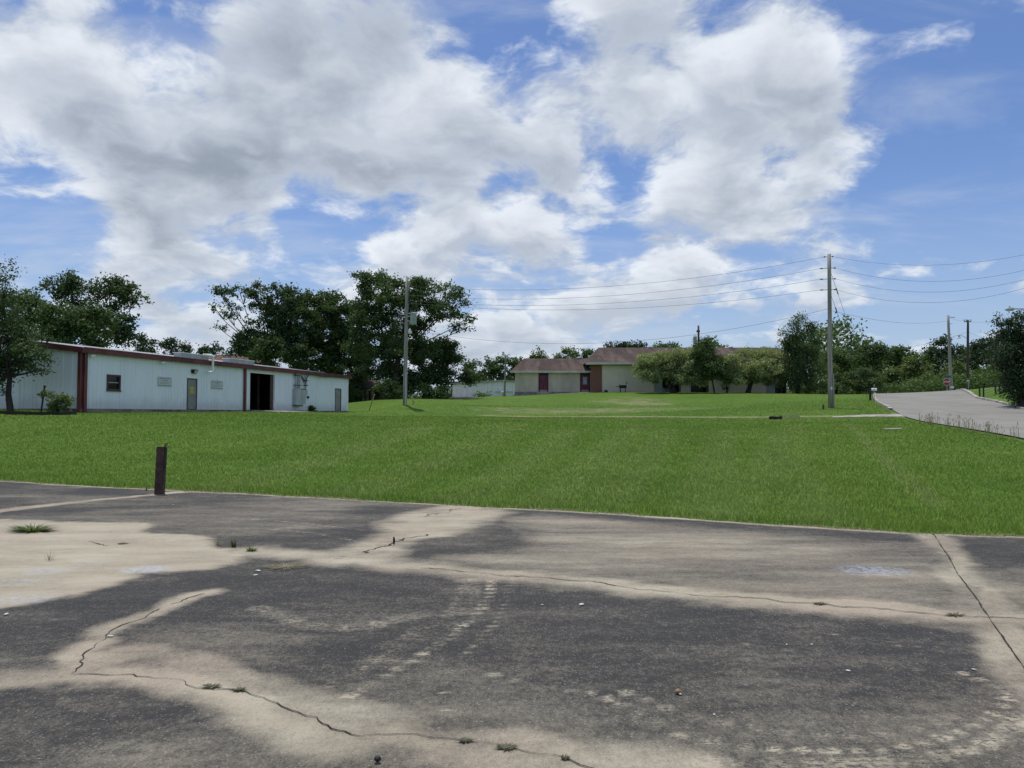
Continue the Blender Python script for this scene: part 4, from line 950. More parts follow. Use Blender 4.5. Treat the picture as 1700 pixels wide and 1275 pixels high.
# ------------------------------------------------------------------ poles, wires, lamps
def catenary(a, b, sag, n=28):
    a = np.array(a); b = np.array(b); t = np.linspace(0, 1, n)[:, None]; p = a*(1-t)+b*t; p[:, 2] -= (4*sag*t*(1-t))[:, 0]; return p
def wire(a, b, sag, label, r=.014, group=None, name='power_line'):
    mb = MB(); mb.tube(catenary(a, b, sag), r*.62, 5); return mb.solo(name, M['wire'], label, 'wire', group)
def shaft(o, base, top, r0, r1, m, name='shaft'):
    mb = MB(); n = 9; P = [np.array(base)*(1-t)+np.array(top)*t for t in np.linspace(0, 1, n)]; P[0] = P[0]-np.array((0, 0, .4))
    mb.tube(P, [r0+(r1-r0)*i/(n-1) for i in range(n)], 14); return mb.build(name, m, o, True)
def pin(o, p, q, nm='insulator', r=.05):
    p = np.array(p, float); q = np.array(q, float); mb = MB(); mb.tube([p, p+(q-p)*.6], .018, 6); L = np.linalg.norm(q-p); t = (q-p)/L
    for i in range(4):
        c = p+(q-p)*(.6+.1*i); mb.tube([c-t*.018, c, c+t*.03], [.02, r, .03], 8)
    mb.build(nm, M['insul'], o)
def transformer(o, c, h, r):
    mb = MB(); c = np.array(c); mb.lathe(c, [(-h/2, r*.86), (-h/2+.03, r*.95), (h/2-.1, r), (h/2-.07, r*1.08), (h/2-.02, r*1.06), (h/2+.03, r*.6)], 16); t = mb.build('transformer', M['tank'], o, True)
    for dx in (-.1, .12): mb = MB(); mb.lathe(c+np.array((dx, 0, h/2)), [(0, .03), (.04, .06), (.08, .04), (.12, .06), (.16, .04), (.22, .025), (.28, .012)], 8); mb.build('bushing', M['insul'], t)
    for dz in (-.2, .18): mb = MB(); mb.box(c[0]-r-.22, c[0]-r+.08, c[1]-.06, c[1]+.06, c[2]+dz-.04, c[2]+dz+.04); mb.build('mount', M['galv'], t)
PA = onground(1379, 52); 
TA = at(1376.5, 422, 52)
oA = thing('utility_pole', PA, 'tall weathered utility pole standing in the lawn near the road', 'utility pole')
shaft(oA, PA, TA, .165, .115, M['pole'])
mb = MB(); mb.box(PA[0]+.10, PA[0]+.19, PA[1]-.2, PA[1]-.12, PA[2]-.1, PA[2]+2.3); mb.build('ground_wire_guard', M['pole'], oA)
mb = MB(); mb.box(PA[0]-.05, PA[0]+.07, PA[1]-.185, PA[1]-.165, PA[2]+1.25, PA[2]+1.45); mb.build('pole_tag', M['signwhite'], oA)
zA = [at(1377, py, 52)[2] for py in (426, 445, 463, 481, 512)]
PB = onground(672, 62); TB = at(676, 460, 62)
oB = thing('utility_pole', PB, 'weathered utility pole with transformer in front of the oaks', 'utility pole')
shaft(oB, PB, TB, .175, .12, M['pole'])
ax = lambda z: PA + (TA-PA)*((z-PA[2])/(TA[2]-PA[2])); bx_ = lambda z: PB + (TB-PB)*((z-PB[2])/(TB[2]-PB[2]))
zB = [at(676, py, 62)[2] for py in (476, 491, 500, 504, 546)]
PC = onground(1722, 45); PC[2] = g1(PC[0], PC[1]); TC = np.array((PC[0]+.1, PC[1], PC[2]+10.6))
oC = thing('utility_pole', PC, 'utility pole carrying the street lamp at the right edge', 'utility pole'); shaft(oC, PC, TC, .16, .11, M['pole'])
zC = [at(1722, py, 45)[2] for py in (420, 445, 460, 474)]
lab = ['uppermost', 'second', 'third', 'fourth']
for i in range(4):
    a = ax(zA[i]); dirB = (bx_(zB[i])-a); dirB /= np.linalg.norm(dirB); dirC = np.array((PC[0], PC[1], zC[i]))-a; dirC /= np.linalg.norm(dirC)
    L = .5 if i else .22
    pin(oA, a+dirB*.12, a+dirB*(.12+L)); pin(oA, a+dirC*.12, a+dirC*(.12+L*.6))
    b = bx_(zB[i]); pin(oB, b-dirB*.12, b-dirB*.45)
    wire(a+dirB*(.12+L), b-dirB*.45, [1.05, 1.0, .95, .9][i], f'{lab[i]} wire between the pole with transformer and the lawn pole', .016)
    wire(a+dirC*(.12+L*.6), (PC[0], PC[1], zC[i]), [.66, .85, .9, .95][i], f'{lab[i]} wire from the lawn pole to the right edge', .013)
    pin(oC, (PC[0], PC[1]-.12, zC[i]), (PC[0]-.05, PC[1]-.45, zC[i]))
a = ax(zA[4]); wire(a, bx_(zB[4]), 1.75, 'lowest long wire sagging from the lawn pole past the roof', .016)
# guy wires and guards
for (py, px2, lab_) in ((445, 1452, 'long guy wire from the lawn pole to the mailbox'), (483, 1443, 'shorter guy wire running down right from the lawn pole')):
    a = ax(at(1377, py, 52)[2]); g = onground(px2, 62 if py == 445 else 60.5); mb = MB(); mb.tube([a, a+(g-a)*.14], .012, 5); mb.tube([a+(g-a)*.13, a+(g-a)*.17], .035, 6); mb.tube([a+(g-a)*.16, g-np.array((0, 0, .05))], .011, 5)
    mb.solo('guy_wire', M['wire'], lab_, 'guy wire')
# transformer etc. on pole B
c = at(686, 529, 62); transformer(oB, (c[0]+.02, c[1]-.05, c[2]), .95, .27)
c = at(669, 522, 62); mb = MB(); mb.box(c[0]-.35, c[0]+.32, c[1]-.05, c[1]+.05, c[2]-.04, c[2]+.04); mb.build('cutout_arm', M['galv'], oB)
mb = MB(); mb.tube([(c[0]-.28, c[1], c[2]+.25), (c[0]-.22, c[1]-.1, c[2]-.35)], .045, 8); mb.build('fuse_cutout', M['insul'], oB)
c = at(680.5, 552, 62); mb = MB(); mb.lathe((c[0], c[1]-.05, c[2]-.1), [(0, .12), (.12, .17), (.3, .1), (.42, .04)], 10); mb.build('yard_lamp', M['signwhite'], oB)
mb = MB(); c = at(681, 548, 62); mb.tube([bx_(c[2]), (c[0], c[1]-.05, c[2])], .03, 6); mb.build('lamp_bracket', M['galv'], oB)
for px, py in ((670.5, 605), (670, 623)):
    c = at(px, py, 62); mb = MB(); mb.box(c[0]-.12, c[0]-.02, c[1]-.06, c[1]+.04, c[2]-.03, c[2]+.04); mb.build('pole_bracket', M['signwhite'], oB)
mb = MB(); c = bx_(PB[2]+.0); mb.box(c[0]+.03, c[0]+.13, c[1]-.22, c[1]-.13, c[2]-.1, c[2]+2.6); mb.build('ground_wire_guard', M['tank'], oB)
wire(bx_(at(676, 550, 62)[2]), WB['svc'], .75, 'service cable dropping from the transformer pole to the workshop corner', .028, name='service_drop')
g = onground(612, 72); a = bx_(at(676, 500, 62)[2]); mb = MB(); mb.tube([a, g], .014, 5); gw = mb.solo('guy_wire', M['wire'], 'guy wire slanting left down from the transformer pole', 'guy wire')
d = (a-g)/np.linalg.norm(a-g); mb = MB(); mb.tube([g-d*.1, g+d*2.5], [.05, .045], 8); mb.solo('guy_guard', M['guard'], 'faded yellow guard tube leaning at the foot of the guy wire', 'guard')
p = onground(687, 66); mb = MB(); mb.tube([p-np.array((0, 0, .2)), p+np.array((-.06, 0, .55)), p+np.array((-.12, 0, .80))], [.085, .08, .05], 7); mb.solo('marker_post', M['guard'], 'short pale stake in the grass right of the transformer pole', 'post')
p = onground(1367, 51.2); mb = MB(); mb.tube([p-np.array((0, 0, .1)), p+np.array((0, 0, .24)), p+np.array((.0, 0, .33))], [.075, .072, .06], 8); mb.solo('stub_post', M['darkpole'], 'short dark stub post beside the foot of the lawn pole', 'post')
# street lamp on pole C
z = at(1690, 513.5, 44)[2]; hx = at(1669, 514, 44)[0]; lm = thing('street_lamp', (PC[0]-.1, 44.9, z-.3), 'grey cobra head street lamp reaching in at the right edge', 'street lamp')
mb = MB(); mb.tube([(PC[0]-.1, 44.9, z-.25), (PC[0]-.5, 44.6, z), (PC[0]-.9, 44.3, z+.06), (hx+.5, 44.05, z+.03)], .035, 8); mb.build('arm', M['galv'], lm)
mb = MB(); mb.tube([(hx+.55, 44.05, z+.03), (hx+.4, 44, z+.02), (hx+.15, 44, z+.0), (hx-.02, 44, z-.02)], [.05, .10, .12, .03], 10); mb.build('lamp_head', M['tank'], lm)
mb = MB(); mb.lathe((hx+.2, 44, z-.07), [(-.06, .03), (-.03, .09), (0, .11)], 10); mb.build('lens', M['lamp'], lm); mb = MB(); mb.tube([(hx+.25, 44, z+.08), (hx+.25, 44, z+.17)], .035, 8); mb.build('photocell', M['darkframe'], lm)
# poles at the top of the road
PD = onground(1580, 85); TD = at(1574, 523.5, 85); oD = thing('utility_pole', PD, 'grey leaning utility pole right behind the stop sign', 'utility pole'); shaft(oD, PD, TD, .19, .12, M['pole'])
c = at(1575, 526.5, 85); mb = MB(); mb.tube([(c[0], c[1], c[2]), (c[0]+.7, c[1], c[2]-.03)], .03, 6); mb.build('bracket', M['darkpole'], oD); c = at(1576, 537.5, 85); mb = MB(); mb.tube([(c[0], c[1], c[2]), (c[0]+.35, c[1], c[2])], .025, 6); mb.build('bracket', M['galv'], oD)
c = at(1579, 643, 85); mb = MB(); mb.box(c[0]-.2, c[0]+.2, c[1]-.23, c[1]-.18, c[2]-.12, c[2]+.12); mb.build('pole_band', M['signwhite'], oD)
PE = onground(1607, 100); TE = at(1607, 531, 100); oE = thing('utility_pole', PE, 'dark utility pole with small lamp arm beyond the stop sign', 'utility pole'); shaft(oE, PE, TE, .19, .13, M['darkpole'])
c = at(1607, 534, 100); mb = MB(); mb.box(c[0]-.5, c[0]+.42, c[1]-.05, c[1]+.05, c[2]-.05, c[2]+.05); mb.build('cross_arm', M['darkpole'], oE)
for dx in (-.48, -.2, .38): pin(oE, (c[0]+dx, c[1], c[2]+.0), (c[0]+dx, c[1], c[2]+.28), r=.08)
q = at(1606, 562, 100); r_ = at(1598, 557.5, 100); s_ = at(1592, 557, 100); mb = MB(); mb.tube([q, r_, s_], .035, 6); ar = mb.build('lamp_arm', M['galv'], oE)
mb = MB(); mb.lathe((s_[0], s_[1], s_[2]-.36), [(0, .22), (.06, .2), (.16, .1), (.4, .12), (.46, .04)], 10); mb.build('lamp_shade', M['tank'], ar)
wire(ax(at(1377, 515, 52)[2]), TD-np.array((0, 0, .6)), .55, 'low wire from the lawn pole to the pole behind the stop sign', .014)
wire(at(1607, 534, 100), at(1760, 533, 110), .2, 'wire leaving the dark lamp pole to the right', .016)
wire(at(1575, 527.5, 85), at(1607, 533, 100), .1, 'short wire between the two poles near the stop sign', .014)
wire(at(1607, 551, 100), at(1380, 586, 110), .9, 'sagging wire left from the dark lamp pole over the trees', .022)
wire(at(1607, 551, 100), at(1720, 585, 90), .3, 'wire descending right from the dark lamp pole behind the tree', .016)
# pole behind the beige building with transformer, pole with yard lamp by the shed
PFt = at(1159.5, 540.5, 114); PF = np.array((PFt[0], 114., g1(PFt[0], 114.))); oF = thing('utility_pole', PF, 'dark utility pole with transformer rising behind the beige building', 'utility pole'); shaft(oF, PF, PFt, .2, .14, M['darkpole'])
c = at(1154, 565, 113.6); transformer(oF, c, 1.15, .28); c = at(1158.5, 550, 113.7); mb = MB(); mb.box(c[0]-.2, c[0]+.3, c[1]-.1, c[1]+.1, c[2]-.15, c[2]+.15); mb.build('pole_hardware', M['insul'], oF)
PG = onground(837.5, 99.5); TG = at(839.5, 588.5, 99.5); oG = thing('lamp_pole', PG, 'slim wooden pole with yard lamp in front of the white shed', 'lamp pole'); shaft(oG, PG, TG, .13, .10, M['pole'])
c = at(835.5, 588, 99.3); mb = MB(); mb.lathe((c[0], c[1], c[2]-.18), [(0, .12), (.06, .22), (.2, .2), (.3, .13), (.5, .17), (.55, .04)], 12); mb.build('yard_lamp', M['signwhite'], oG)
mb = MB(); mb.tube([TG-np.array((0, 0, .2)), (c[0], c[1], c[2])], .03, 6); mb.build('lamp_bracket', M['galv'], oG); c = at(836.5, 631.5, 99.3); mb = MB(); mb.box(c[0]-.12, c[0]+.12, c[1]-.1, c[1], c[2]-.05, c[2]+.06); mb.build('pole_bracket', M['signwhite'], oG)

# ------------------------------------------------------------------ small street furniture
def text_mesh(body, size, loc, m, parent, name='lettering'):
    cu = bpy.data.curves.new('t', 'FONT'); cu.body = body; cu.size = size; cu.align_x = 'CENTER'; cu.align_y = 'CENTER'; cu.extrude = .004; cu.offset = .006
    ob = bpy.data.objects.new('t', cu); C.objects.link(ob); dg = bpy.context.evaluated_depsgraph_get(); me = bpy.data.meshes.new_from_object(ob.evaluated_get(dg)); bpy.data.objects.remove(ob)
    me.transform(Matrix.Rotation(R(90), 4, 'X')); me.name = name; me.materials.clear(); me.materials.append(m); o = bpy.data.objects.new(name, me); C.objects.link(o); o.parent = parent
    o.location = tuple(np.array(loc)-LOC[parent]); return o
def stop_sign():
    Y = 83.5; b = onground(1573, Y); c = at(1571.5, 634, Y-.05); o = thing('stop_sign', b, 'red octagonal stop sign at the top of the road', 'sign')
    mb = MB(); mb.tube([b-np.array((0, 0, .2)), (b[0], b[1], c[2]+.8)], .035, 8); mb.build('post', M['galv'], o)
    def octa(r, y0, y1, m, nm):
        mb = MB(); V = []
        for y in (y0, y1):
            for i in range(8): q = R(22.5+45*i); V.append((c[0]+r*math.cos(q), y, c[2]+r*math.sin(q)))
        mb.addm(V, [tuple(range(8)), tuple(range(15, 7, -1))] + [(i, i+8, (i+1) % 8+8, (i+1) % 8) for i in range(8)]); return mb.build(nm, m, o)
    octa(.405, c[1]-.01, c[1]-.002, M['signwhite'], 'border'); octa(.378, c[1]-.016, c[1]-.011, M['stopred'], 'face'); [text_mesh(ch, .255, (c[0]+dx, c[1]-.022, c[2]), M['signwhite'], o, 'letter') for ch, dx in zip('STOP', (-.235, -.085, .085, .245))]
    mb = MB(); mb.box(c[0]-.32, c[0]+.5, c[1]-.01, c[1]+.01, c[2]+.46, c[2]+.68); mb.build('street_blade', M['signgreen'], o)
stop_sign()
def misc():
    # mailbox and its post
    b = onground(1445, 65.); o = thing('mailbox', b, 'black mailbox post with white box beside the road', 'mailbox')
    zt = at(1445, 645, 65)[2]; mb = MB(); mb.box(b[0]-.07, b[0]+.07, b[1]-.07, b[1]+.07, b[2]-.1, zt+.02); mb.build('post', M['black'], o)
    x0 = at(1446.3, 645, 65)[0]; x1 = at(1455, 645, 65)[0]; z0_, z1_ = at(1450, 649, 65)[2], at(1450, 645, 65)[2]
    mb = MB(); V = []; prof = [(-.10, z0_), (.10, z0_), (.10, z0_+.14), (.07, z1_-.03), (0, z1_+.03), (-.07, z1_-.03), (-.10, z0_+.14)]
    for x in (x0, x1): V += [(x, b[1]+q, z) for q, z in prof]
    n = len(prof); mb.addm(V, [tuple(range(n)), tuple(range(2*n-1, n-1, -1))] + [(i, i+n, (i+1) % n+n, (i+1) % n) for i in range(n)]); bx = mb.build('box', M['signwhite'], o)
    mb = MB(); mb.box(x0+.02, x1-.02, b[1]-.115, b[1]-.102, z0_+.10, z0_+.13); mb.build('flag', M['darkframe'], bx); mb = MB(); mb.box(b[0], x1, b[1]-.06, b[1]+.06, z0_-.12, z0_-.004); mb.build('bracket', M['black'], o)
    b = onground(1451.5, 62.6); zt = at(1452, 637.5, 62.6)[2]; mb = MB(); mb.tube([b-np.array((0, 0, .1)), (b[0]+.02, b[1], zt)], [.03, .028], 8); mb.solo('marker_pole', M['galv'], 'thin grey marker pole just right of the mailbox post', 'pole')
    # pale yellow panel and black lumps on the track
    p = hit(1314, 695.5); p[2] = g1(p[0], p[1]); w = 12.6/F*p[1]; h = at(1314, 686.5, p[1])[2]-p[2]; o = thing('yellow_panel', p, 'pale yellow slatted panel standing upright in the grass', 'panel')
    for x in (-w, -w*.33, w*.33, w): mb = MB(); e = .04 if abs(x) == w else .025; mb.box(p[0]+x-e, p[0]+x+e, p[1]-.03, p[1]+.03, p[2]-.08, p[2]+h+x*.02); mb.build('upright', M['paleyellow'], o)
    for i in range(4): z = p[2]+.04+(h-.07)*i/3; mb = MB(); mb.box(p[0]-w, p[0]+w, p[1]-.05, p[1]-.031, z-.050, z+.045); mb.build('slat', M['paleyellow'], o)
    p = hit(1288, 696.); p[2] = g1(p[0], p[1])
    for dx, r, lab_ in ((-.16, .17, 'flattened black rubber tyre lying left of the yellow panel'), (.17, .15, 'small black rubber tyre leaning nearest the yellow panel')):
        mb = MB(); c = np.array((p[0]+dx, p[1], p[2]+.10)); pts = [c+np.array((math.cos(q)*r, math.sin(q)*r*.8, .02*math.sin(2*q)+(.05*math.cos(q) if dx > 0 else 0))) for q in np.linspace(0, 2*math.pi, 19)]
        mb.tube(pts, .085, 8, False); mb.solo('old_tyre', M['rubber'], lab_, 'tyre', 'old tyres in the grass', True)
    # fence on the bank: posts with rails
    fp = [(1627, 64.), (1633.5, 64.), (1653.5, 66.), (1660.5, 66.)]
    o = thing('bank_fence', onground(1640, 65), 'low black post and wire fence on the grassy bank', 'fence'); pts = []
    for px, Y in fp:
        b = onground(px, Y); t = b+np.array((0, 0, .85)); mb = MB(); mb.box(b[0]-.045, b[0]+.045, b[1]-.045, b[1]+.045, b[2]-.1, t[2]); mb.build('post', M['black'], o); pts.append(b)
    for h in (.15, .35, .58, .80):
        mb = MB(); mb.tube([q+np.array((0, -.05, h)) for q in pts], .014, 5); mb.build('rail', M['wire'], o)
    b = onground(1608.5, 88); zt = at(1608, 633, 88)[2]; o = thing('marker_post', b, 'thin post with pale cap below the dark lamp pole', 'post'); mb = MB(); mb.tube([b-np.array((0, 0, .1)), (b[0], b[1], zt)], .045, 8); mb.build('stem', M['galv'], o); mb = MB(); mb.box(b[0]-.13, b[0]+.13, b[1]-.1, b[1]+.1, zt, zt+.1); mb.build('cap', M['signwhite'], o)
    # timber edging and leaning stake by the workshop gable
    pr = [(-60, 683.5, 38.5), (0, 684, 39), (50, 686, 39.3), (95, 689.5, 40), (125, 688, 41)]
    for i, ((a, _, ya), (b, _, yb)) in enumerate(zip(pr[:-1], pr[1:])):
        A = onground(a, ya); B = onground(b, yb); d = B-A; mb = MB(); nrm = np.array((-d[1], d[0], 0))/np.linalg.norm(d[:2])*.09; z = np.array((0, 0, .16))
        dn = np.array((0, 0, -.05)); mb.hexa([A-nrm+dn, B-nrm+dn, B+nrm+dn, A+nrm+dn, A-nrm+z, B-nrm+z, B+nrm+z, A+nrm+z]); mb.solo('landscape_timber', M['timber'], ['dark landscape timber edging the bed outside the left edge', 'dark landscape timber edging the bed under the left tree', 'dark landscape timber edging the bed in front of the stake', 'dark landscape timber edging the bed below the leafy shrub'][i], 'timber')
    a = onground(68, 42.2); t = at(74.5, 640, 42.2); mb = MB(); mb.tube([a-np.array((0, 0, .1)), a+(t-a)*.9, t], [.045, .045, .07], 7); mb.solo('leaning_stake', M['black'], 'dark leaning stake against the ribbed gable wall', 'stake')
    # gate post in the lot
    b = flat(264.5, 820.5); hh = at(268, 741.5, b[1])[2]; o = thing('gate_post', b, 'rusty brown steel channel gate post at the edge of the lot', 'post'); w = .078; lean = .035
    def L(x, y, z): return (b[0]+x+lean*z, b[1]+y, z)
    V = lambda x0, x1, y0, y1, z0, z1: [L(x0,y0,z0),L(x1,y0,z0),L(x1,y1,z0),L(x0,y1,z0),L(x0,y0,z1),L(x1,y0,z1),L(x1,y1,z1),L(x0,y1,z1)]
    mb = MB(); mb.hexa(V(-w, w, -.065, -.052, -.1, hh)); mb.hexa(V(-w, -w+.012, -.052, .08, -.1, hh)); mb.hexa(V(w-.012, w, -.052, .08, -.1, hh)); ch = mb.build('channel', M['steelpost'], o)
    bv = ch.modifiers.new('b', 'BEVEL'); bv.width = .005; bv.segments = 2
    mb = MB(); mb.hexa(V(w+.001, w+.022, -.06, -.01, hh*.55, hh-.02)); mb.build('latch_bar', M['black'], o)
    mb = MB(); mb.hexa(V(w+.0, w+.02, -.055, -.02, hh*.28, hh*.55)); mb.build('latch_guide', M['steelpost'], o)
    mb = MB(); c = np.array(L(w+.024, -.035, hh+.048)); pts = [c+np.array((.020*math.cos(q), .004*math.sin(2*q), .024*math.sin(q))) for q in np.linspace(0, 2*math.pi, 13)]; mb.tube(pts, .0085, 6, False)
    mb.tube([L(w-.02, -.035, hh-.01), L(w+.012, -.035, hh+.026)], .012, 6); mb.build('hook', M['black'], o)
    mb = MB(); mb.tube([L(w+.012, -.05, hh*.62), L(w+.035, -.055, hh*.60), L(w+.03, -.055, hh*.56)], .008, 6); mb.build('pin', M['black'], o)
    # stones and chips on the lot
    def stone(px, py, r, m, name, lab_, cat, sq=(1, .8, .7), seed=0):
        c = flat(px, py); rr = np.random.default_rng(seed); import bmesh
        bm = bmesh.new(); bmesh.ops.create_icosphere(bm, subdivisions=2, radius=r)
        for v in bm.verts:
            d = v.co.normalized(); k_ = 1
            for q in range(9):
                dd = Vector(rr.normal(size=3)).normalized() if v.index == 0 and False else PL[seed % 5][q]; k_ = min(k_, (.72+.05*q % .2) / max(d.dot(dd), .01)) if d.dot(dd) > .5 else k_
            v.co = Vector((v.co.x*sq[0]*k_, v.co.y*sq[1]*k_, v.co.z*sq[2]*k_))
        zmin = min(v.co.z for v in bm.verts)
        for v in bm.verts: v.co.z -= zmin + r*.06
        me = bpy.data.meshes.new(name); bm.to_mesh(me); bm.free(); me.materials.append(m); ob = bpy.data.objects.new(name, me); C.objects.link(ob); ob.location = (c[0], c[1], .004); ob.rotation_euler = (0, 0, seed); tag(ob, lab_, cat)
    rr = np.random.default_rng(5); PL = [[Vector(rr.normal(size=3)).normalized() for q in range(9)] for s_ in range(5)]
    stone(1125.5, 1153, .020, M['rock'], 'rock', 'tan and white rock on the dark coat, right of centre', 'rock', (1.1, .9, .8), 1)
    stone(1129, 1154.5, .010, M['rockwhite'], 'stone_chip', 'white chip tucked under the tan rock', 'stone', (1.3, .9, .6), 2)
    stone(627, 1267, .017, M['blackrock'], 'black_stone', 'small black stone near the bottom of the picture', 'stone', (1.1, .9, .9), 3)
    for i, (px, py, r, lab_) in enumerate([(965, 1005.5, .028, 'flat white chip on the dark coat in the middle'), (11, 1021, .024, 'white chip by the left edge of the lot'), (428, 949, .03, 'white chip left of the dry grass clump'), (424, 956, .022, 'smaller white chip just below the one near dry grass'), (1186, 1188, .009, 'tiny white chip below the tan rock'),
                                           (900, 1005, .012, 'tiny white chip left of the flat white chip'), (1348, 1071, .012, 'tiny white chip right of centre on the dark coat'), (1306, 1071, .010, 'tiny pale chip beside the other on the dark coat'), (1408, 1115, .014, 'pale sliver on the dark coat at right'), (183, 1058, .02, 'pale chip lodged at the left crack'), (288, 838.5, .02, 'pale chip on the lot right of the gate post'), (1617, 1113, .014, 'pale chip near the right joint')]):
        stone(px, py, r*.75, M['rockwhite'], 'stone_chip', lab_, 'stone', (1.5, .9, .4), i+4)
    stone(654, 905, .045, M['blackrock'], 'bolt_stub', 'small dark stub standing on the upper crack', 'stub', (.35, .35, 1.3), 2)
misc()

# ------------------------------------------------------------------ trees and shrubs
def leaves(cent, sig, per, size, flatz=.8, asp=.62):
    n = len(cent)*per; c = np.repeat(cent, per, 0) + RNG.normal(size=(n, 3))*np.repeat(np.broadcast_to(sig, (len(cent),)), per)[:, None]*np.array((1, 1, flatz))
    a = RNG.normal(size=(n, 3)); a /= np.linalg.norm(a, axis=1)[:, None]; up = np.array((0, 0, 1.)); nrm = RNG.normal(size=(n, 3))+up*.6; nrm /= np.linalg.norm(nrm, axis=1)[:, None]
    a = a-nrm*(a*nrm).sum(1)[:, None]; a /= np.linalg.norm(a, axis=1)[:, None]; b = np.cross(nrm, a); s = (size*RNG.uniform(.6, 1.25, n))[:, None]
    return np.stack([c-a*s*.5, c+b*s*asp*.5+a*s*.08, c+a*s*.5, c-b*s*asp*.5+a*s*.08], 1)
def tree(name, label, cat, basepx, Y, lobes, m, leaf=.30, dens=1., per=16, sig=.42, trunk=.25, group=None, inner=.45, stems=1, spread=.25, barkm=None, twigs=4, ground=True, ydepth=.85, flatz=.8):
    b = onground(basepx, Y); o = thing(name, b, label, cat, group); cs = []; LC = []
    for (px, py, rx, ry, *rest) in lobes:
        dn = rest[0] if rest else 1.
        wx, wz = rx/F*Y, ry/F*Y; c = at(px, py, Y + RNG.uniform(-.45, .45)*wx); LC.append((c, wx, wz))
        wy = max(wx*ydepth, wz*.6)
        n = max(5, int(dens*dn*(wx*wz+wx*wy+wy*wz)*4.2/(sig*sig*1.25)))
        K = max(3, n // 9); d = RNG.normal(size=(K, 3)); d[:, 2] += .25; d /= np.linalg.norm(d, axis=1)[:, None]; r = (RNG.uniform(inner**3, 1, K))**(1/3)*RNG.uniform(.75, 1.06, K)
        kc = c+d*r[:, None]*np.array((wx, wy, wz)); idx = RNG.integers(0, K, n); e = RNG.normal(size=(n, 3)); e /= np.linalg.norm(e, axis=1)[:, None]
        e[:, 2] = np.where(e[:, 2] < -.2, -.2*RNG.random(n), e[:, 2])          # each clump is a dome, flat below
        cs.append(kc[idx]+e*(RNG.random(n)**.4*RNG.uniform(.8, 1.3, K)[idx]*sig*1.75)[:, None]*np.array((1, 1, .75)))
    cent = np.concatenate(cs); cent[:, 2] = np.maximum(cent[:, 2], gz(cent[:, 0], cent[:, 1])+.15)
    q = leaves(cent, sig*.72*RNG.uniform(.5, 1.1, len(cent)), per, leaf, flatz); V = q.reshape(-1, 3); g = gz(V[:, 0], V[:, 1]) if b[1] < 116 else np.full(len(V), b[2]); V[:, 2] = np.maximum(V[:, 2], g+.01)
    me = np_mesh('crown', V-b, np.arange(len(V)).reshape(-1, 4), m); cr = bpy.data.objects.new('crown', me); C.objects.link(cr); cr.parent = o
    mb = MB(); zs = sorted(c[2] for c, _, _ in LC); low = min(c[2]-wz*.3 for c, _, wz in LC); cx = np.mean([c for c, _, _ in LC], 0)
    for s_ in range(stems):
        foot = b + (np.array((random.uniform(-1, 1)*spread, random.uniform(-1, 1)*spread, 0)) if stems > 1 else 0)
        fork = foot + (cx-foot)*np.array((.35, .35, 0)); fork[2] = b[2]+max(.35, min(.85*(low-b[2])+.12*(zs[-1]-low), .6*(zs[-1]-b[2])))
        if stems > 1: fork[:2] += np.array((random.uniform(-1, 1), random.uniform(-.6, .6)))*spread*2.2
        mid = (foot+fork)/2+np.array((random.uniform(-.3, .3), random.uniform(-.3, .3), 0))*trunk*1.5
        mb.tube([foot-np.array((0, 0, .25)), foot+np.array((0, 0, .12)), mid, fork], [trunk*1.35, trunk*1.08, trunk*.9, trunk*.72], 9)
        for i, (c, wx, wz) in enumerate(LC):
            if stems > 1 and i % stems != s_: continue
            mdl = fork*.5+c*.5+np.array((random.uniform(-.2, .2)*wx, random.uniform(-.2, .2)*wx, -.10*wx+random.uniform(0, .2)*wz)); r0 = min(trunk*random.uniform(.30, .42), .05+.045*(wx+wz)/2)
            jt = lambda q_: np.array((random.uniform(-q_, q_), random.uniform(-q_, q_), random.uniform(-q_, q_)))*(wx+wz)*.5
            mb.tube([fork-np.array((0, 0, trunk*.3)), fork*.75+mdl*.25+jt(.08), fork*.4+mdl*.6+jt(.1), mdl, mdl*.5+c*.5+jt(.15), c], [r0*1.25, r0, r0*.85, r0*.65, r0*.45, r0*.25], 6, False)
            sel = cs[i][RNG.integers(0, len(cs[i]), twigs)]
            for t in sel: st = mdl*.35+c*.65; mb.tube([st, st*.45+t*.55+np.array((0, 0, .06*wz)), t], [r0*.36, r0*.22, r0*.07], 4, False)
    mb.build('trunk', barkm or M['bark'], o, True)
    return o

# left edge
tree('yard_tree', 'leafy tree at the left edge in front of the gable wall', 'tree', 17, 41, [(4,468,20,30,.7),(-30,520,55,50),(0,530,32,40,.8),(20,565,50,28),(55,585,34,24,.8),(-30,600,60,40),(25,605,40,22),(-10,632,32,20),(70,612,16,7,.5),(-60,560,60,90),(88,560,12,12,.35),(40,545,24,18,.6)], M['feather'], .15, .95, 15, .30, .16, twigs=6)
tree('oak_tree', 'big dark oak behind the gable end of the workshop', 'tree', 150, 80, [(110,466,24,20),(80,478,26,14,.8),(120,492,36,28),(55,487,14,9,.7),(165,478,22,20),(190,500,40,38),(222,485,20,18,.9),(230,498,14,14,.8),(190,545,36,40),(205,570,22,30)], M['oak'], .30, .62, 17, .48, .38, inner=.3, twigs=6)
tree('oak_tree', 'dense lower tree between the oak and the left edge', 'tree', 90, 76, [(60,515,38,26),(110,530,48,30),(150,540,40,34),(60,555,55,35),(120,565,60,32),(30,500,20,16,.7)], M['oak2'], .30, .85, 17, .46, .32)
